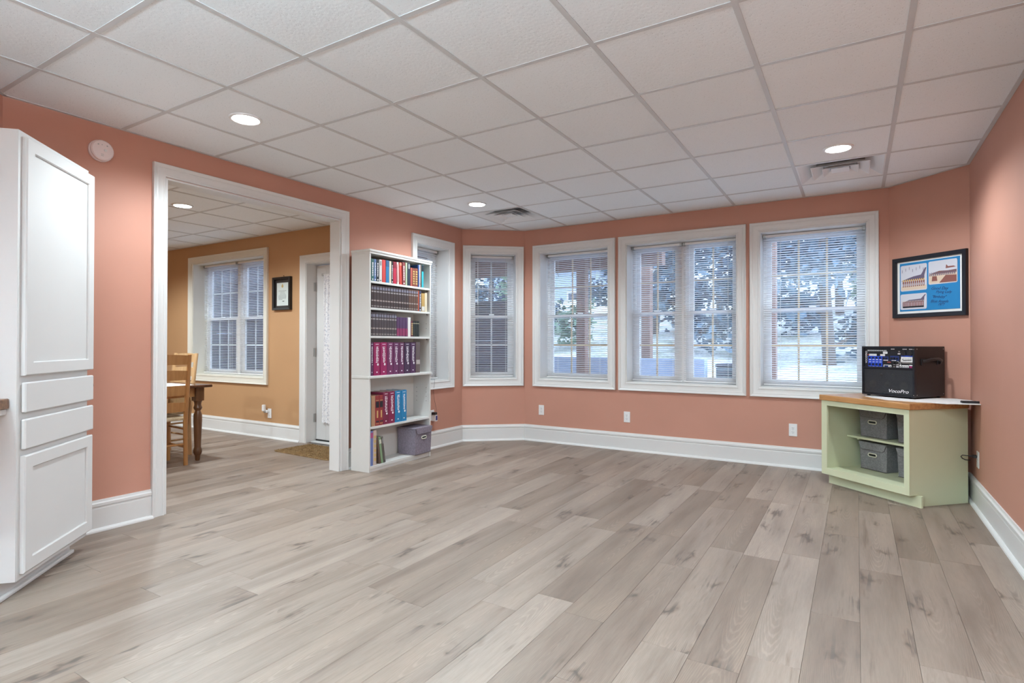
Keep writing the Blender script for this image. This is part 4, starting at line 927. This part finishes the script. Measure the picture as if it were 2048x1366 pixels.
part('body', 'black_plastic', rm, (-.075, -.021, 0, .075, .021, .016), bevel=.005, seg=2)
for k in range(5): box('button', 'metal_grey', rm, (-.05+k*.02, -.006, .0155, -.04+k*.02, .006, .0175))

# ------------------------------------------------------------------ dining table, chairs, mat
tb = thing('dining_table', (-2.0, 2.69, 0), 0, 'dark wooden dining table with turned legs behind the opening', 'table')
tw, tl = .98, 1.62
o = MB().box(-tw, -tl, .722, 0, 0, .748).build('tabletop', 'table_top', tb, bevel=.008, seg=2)
part('apron', 'pine', tb, (-tw+.09, -.105, .632, -.10, -.082, .7215), (-tw+.09, -tl+.082, .632, -.10, -tl+.105, .7215), (-.105, -tl+.10, .632, -.082, -.10, .7215), (-tw+.082, -tl+.10, .632, -tw+.105, -.10, .7215))
LEG = [(.018, 0), (.022, .01), (.024, .05), (.033, .065), (.040, .085), (.040, .105), (.033, .125), (.030, .135), (.034, .25), (.039, .40), (.038, .45), (.030, .475), (.024, .492), (.034, .505), (.040, .520), (.034, .538), (.030, .55), (.034, .575), (.040, .585), (.040, .5905)]
for lx, ly in ((-.095, -.095), (-tw+.095, -.095), (-.095, -tl+.095), (-tw+.095, -tl+.095)):
    lg = MB().lathe(LEG, 20, (lx, ly, 0)).box(lx-.040, ly-.040, .59, lx+.040, ly+.040, .7215).build('leg', 'walnut', tb, smooth=35)
ps = box('paper_sheet', 'paper', None, (-.45, -.32, 0, -.02, -.02, .003), loc=(-2.03, 2.55, .7485)); tag(ps, 'white paper placemat on the dark dining table', 'placemat')
def chair(loc, rz, label, mat, group='ladder-back dining chairs'):
    """faces +y; origin between the back posts on the floor"""
    t = thing('dining_chair', loc, rz, label, 'chair', group); w = .20
    for s in (-1, 1):
        MB().tube([(s*w, 0, 0), (s*w, .012, .40), (s*w, 0, .50), (s*w, -.035, .80), (s*w, -.065, 1.05)], [.019, .020, .021, .020, .017], 10).build('back_post', mat, t, smooth=50)
        MB().tube([(s*(w+.01), .37, 0), (s*(w+.01), .37, .45)], [.018, .021], 10).build('leg', mat, t, smooth=50)
        for z in (.17, .34): MB().tube([(s*w, .01, z), (s*(w+.01), .37, z)], .010, 8).build('side_rung', mat, t, smooth=50)
    for z in (.19, .34): MB().tube([(-w, .36, z+.02), (w, .36, z+.02)], .010, 8).build('front_rung', mat, t, smooth=50)
    MB().tube([(-w, .008, .20), (w, .008, .20)], .010, 8).build('back_rung', mat, t, smooth=50)
    for z, hh in ((.51, .085), (.665, .085), (.81, .085), (.955, .085)):
        mb = MB(); n = 8; poly_b = []; yb = -.035*(z-.5)/.3 if z < .8 else -.035-.03*(z-.8)/.25
        for i in range(n):
            f0, f1 = i/n, (i+1)/n
            for_y = lambda f: yb-.022*math.sin(math.pi*f)+.0
            x0, x1 = -w+2*w*f0, -w+2*w*f1; a0, a1 = for_y(f0), for_y(f1); g = lambda f: .010*math.sin(math.pi*f)
            mb.add([(x0, a0-.006, z), (x1, a1-.006, z), (x1, a1+.006, z), (x0, a0+.006, z), (x0, a0-.016, z+hh+g(f0)), (x1, a1-.016, z+hh+g(f1)), (x1, a1-.004, z+hh+g(f1)), (x0, a0-.004, z+hh+g(f0))], [(0, 3, 2, 1), (4, 5, 6, 7), (0, 1, 5, 4), (2, 3, 7, 6), (1, 2, 6, 5), (3, 0, 4, 7)])
        mb.build('back_slat', mat, t, smooth=50)
    MB().prism([(-w, .005), (w, .005), (w+.02, .385), (-w-.02, .385)], .425, .465).build('rush_seat', 'rush', t, bevel=.014, seg=2)
    return t
chair((-1.985, 2.215, 0), R(90-3), 'honey pine ladder-back chair with rush seat, nearest the opening', 'pine')
chair((-2.655, 2.718, 0), R(180), 'pale pine ladder-back chair beyond the dining table', 'pine_light')
def doormat():
    t = thing('door_mat', (-1.42, 3.50, 0), R(-2), 'brown coir doormat in front of the dining room door', 'mat')
    pts = []; r = .03; hx, hy = .44, .235
    for cx, cy, a0 in ((hx-r, hy-r, 0), (-hx+r, hy-r, 90), (-hx+r, -hy+r, 180), (hx-r, -hy+r, 270)):
        for k in range(5): a = R(a0+k*22.5); pts.append((cx+r*math.cos(a), cy+r*math.sin(a)))
    MB().prism(pts, .0005, .012).build('backing', 'coir', t)
    rng = random.Random(2); mb = MB()
    for _ in range(5200):
        x, y = rng.uniform(-hx+.006, hx-.006), rng.uniform(-hy+.006, hy-.006); a = rng.uniform(0, 6.28); c, s = math.cos(a)*.0035, math.sin(a)*.0035; hz = rng.uniform(.016, .022)
        mb.add([(x-c, y-s, .0115), (x+c, y+s, .0115), (x+rng.uniform(-.004, .004), y+rng.uniform(-.004, .004), hz)], [(0, 1, 2)])
    tag(mb.build('coir_pile', 'coir', t), kind='stuff')
doormat()

# ------------------------------------------------------------------ outside: yard, porch, trees
def yard():
    mb = MB(); nx, ny = 48, 40; rng = random.Random(4)
    def hz(x, y):
        s = max(0, y-8.5); return -.12+.11*s+.0022*s*s+.10*math.sin(x*.35+y*.2)*min(1, s/6)
    vs = []
    for j in range(ny+1):
        for i in range(nx+1):
            x = -34+68*i/nx; y = 5.7+46*(j/ny)**1.4; vs.append((x, y, hz(x, y)))
    mb.add(vs, [(j*(nx+1)+i, j*(nx+1)+i+1, (j+1)*(nx+1)+i+1, (j+1)*(nx+1)+i) for j in range(ny) for i in range(nx)])
    o = mb.build('ground', 'lawn', smooth=60); tag(o, 'pale grassy yard sloping up behind the windows', 'ground', kind='structure'); return hz
hz = yard()
pv = box('patio', 'concrete_blue', None, (-9, 3.9, -.14, 5.2, 8.3, -.085)); tag(pv, 'blue-grey concrete patio outside the windows', 'patio', kind='structure')
def along(px_, py_, dist):
    d = fwd+rgt*(px_-1024)/FPX-upv*(py_-683-SHY)/FPX; return CAM+d*(dist/d.dot(fwd))
def post(x, y, top, w, label):
    t = thing('porch_post', (x, y, -.09), 0, label, 'post', 'porch posts')
    part('shaft', 'post_brown', t, (-w/2, -w/2, .0, w/2, w/2, top), bevel=.006); part('base_trim', 'post_brown', t, (-w/2-.015, -w/2-.015, 0, w/2+.015, w/2+.015, .12)); part('cap_trim', 'post_brown', t, (-w/2-.015, -w/2-.015, top-.1, w/2+.015, w/2+.015, top))
for u, y, w, lab in ((1165, 7.70, .15, 'brown porch post behind the window left of the double window'), (1541, 7.6, .15, 'brown porch post behind the right-hand window'), (1294, 9.6, .17, 'brown porch post behind the double window')):
    d = fwd+rgt*(u-1024)/FPX; t_ = (y-CAM.y)/d.y; post(CAM.x+d.x*t_, y, 3.4, w, lab)
pr = thing('porch_roof', (0, 0, 0), 0, 'brown porch roof over the left windows', 'roof')
part('ceiling_boards', 'post_brown', pr, (-4.2, 5.7, 2.78, .95, 8.1, 2.84)); part('front_beam', 'post_brown', pr, (-4.2, 7.9, 2.36, .95, 8.08, 2.78)); part('end_beam', 'post_brown', pr, (.80, 5.7, 2.56, .95, 7.9, 2.78)); part('roof_deck', 'roof_slate', pr, (-4.35, 5.65, 2.84, 1.15, 8.3, 2.92))
rw = thing('retaining_wall', (0, 0, 0), 0, 'dark grey retaining wall outside the left windows', 'wall')
for k in range(9): part('course', 'siding_grey', rw, (-9, 8.30, -.14+k*.225, -1.35, 8.52+.01*(k % 2), .08+k*.225), bevel=.008)
for k in range(13): part('side_course', 'siding_grey', rw, (-7.62-.01*(k % 2), 4.02, -.14+k*.25, -7.40, 8.28, .105+k*.25), bevel=.008)
for k in range(9, 15): part('course', 'siding_grey', rw, (-9, 8.30, -.14+k*.225, -3.0, 8.52+.01*(k % 2), .08+k*.225), bevel=.008)
part('coping', 'siding_grey', rw, (-2.99, 8.26, 1.887, -1.30, 8.56, 1.95))
bw = box('low_wall', 'concrete_blue', None, (-1.25, 8.02, -.14, 1.55, 8.20, .93), bevel=.01); tag(bw, 'low blue-grey wall at the edge of the yard', 'wall')
ac = thing('air_conditioner', (1.98, 8.45, -.085), R(5), 'dark square air conditioning unit outside the double window', 'air conditioner')
principled('ac_green', (.09, .13, .15), .6)
part('base_pad', 'concrete_blue', ac, (-.36, -.36, 0, .36, .36, .05)); part('cabinet', 'ac_green', ac, (-.32, -.32, .05, .32, .32, .90), bevel=.02); part('top_cap', 'siding_grey', ac, (-.33, -.33, .9005, .33, .33, .94), bevel=.01)
for k in range(14): part('louvre', 'siding_grey', ac, (-.30, -.328, .10+k*.055, .30, -.318, .125+k*.055))
nb = thing('neighbour_house', (-15, 33, 0), R(10), 'blue-grey house with a dark roof beyond the yard', 'house')
part('walls', 'concrete_blue', nb, (-4, 0, 1.0, 4, 6, 6.2)); MB().prism([(-4.5, 6.1), (4.5, 6.1), (0, 8.9)], -.4, 6.4, ax='y').build('roof', 'roof_slate', nb)
for x in (-2.4, .2, 2.6): f = part('window', 'vinyl_white', nb, (x-.55, -.05, 3.2, x+.55, .02, 4.6)); part('pane', 'roof_slate', f, (x-.45, -.06, 3.3, x+.45, -.045, 4.5))
def tree(x, y, h, seed, label, leafm, spread=1.6, n=900, bare=.35, name='tree'):
    rng = random.Random(seed); z0 = hz(x, y)-.1; t = thing(name, (x, y, z0), 0, label, 'tree', 'trees at the yard edge')
    mb = MB(); r0 = .05+h*.012; pts = [(0, 0, 0)]
    for k in range(1, 7): pts.append((pts[-1][0]+rng.uniform(-.10, .10), pts[-1][1]+rng.uniform(-.1, .1), h*k/6.3))
    mb.tube(pts, [r0*(1-.8*k/6) for k in range(7)], 8); mb.build('trunk', 'bark', t, smooth=60)
    bb = MB(); ends = []
    for k in range(9):
        f = bare+(1-bare)*k/9; i = min(5, int(f*6)); p = Vector(pts[i]).lerp(Vector(pts[i+1]), f*6-i if f*6-i < 1 else 1); a = k*2.4+rng.random(); L = spread*(1.1-.5*f)*rng.uniform(.7, 1.1)
        q = p+Vector((math.cos(a)*L, math.sin(a)*L, L*.35)); bb.tube([p, p.lerp(q, .5)+Vector((0, 0, .05*L)), q], [r0*.35, r0*.22, r0*.08], 5); ends += [q, p.lerp(q, .6)]
    bb.build('branches', 'bark', t); ends.append(Vector(pts[-1])); lf = MB()
    for k in range(n):
        c = rng.choice(ends); d = Vector((rng.gauss(0, .42), rng.gauss(0, .42), rng.gauss(0, .36)))*spread*.55; p = c+d
        rr = math.hypot(p.x, p.y)
        if rr > 1.65: p.x *= 1.65/rr; p.y *= 1.65/rr
        u = Vector((rng.uniform(-1, 1), rng.uniform(-1, 1), rng.uniform(-.6, .6))).normalized(); v = u.cross(Vector((rng.uniform(-1, 1), rng.uniform(-1, 1), 1))).normalized(); s = rng.uniform(.07, .17)*spread*.8
        lf.add([p-u*s, p+v*s*.5, p+u*s, p-v*s*.5], [(0, 1, 2, 3)])
    tag(lf.build('foliage', leafm, t), kind='stuff')
rt = random.Random(11)
TREES = [(-5.2, 15.5, 'leaf_green', 'mid green tree, nearest of those left of the double window'), (-.9, 16.0, 'leaf_haze_blue', 'blue-green tree behind the left pane of the double window'), (2.9, 15.2, 'leaf_haze_blue', 'blue-green tree behind the right-hand window'),
 (-8.4, 20.0, 'leaf_dark', 'dark tree behind the brown porch post'), (-3.1, 20.6, 'leaf_haze_blue', 'tall blue-green tree in the second row behind the double window'), (.9, 20.2, 'leaf_dark', 'dark tree behind the right pane of the double window'), (5.0, 20.4, 'leaf_green', 'mid green tree at the right edge of the yard'),
 (-6.6, 25.4, 'leaf_haze_blue', 'distant blue-green tree left of the double window'), (-1.7, 25.6, 'leaf_dark', 'distant dark tree behind the double window'), (2.9, 25.2, 'leaf_haze_blue', 'distant blue-green tree behind the right-hand window'), (7.2, 25.8, 'leaf_dark', 'distant dark tree beyond the right edge of the yard'),
 (-13.2, 24.5, 'leaf_haze_blue', 'blue-green tree seen through the narrow bay window'), (-11.6, 17.0, 'leaf_dark', 'dark tree above the retaining wall')]
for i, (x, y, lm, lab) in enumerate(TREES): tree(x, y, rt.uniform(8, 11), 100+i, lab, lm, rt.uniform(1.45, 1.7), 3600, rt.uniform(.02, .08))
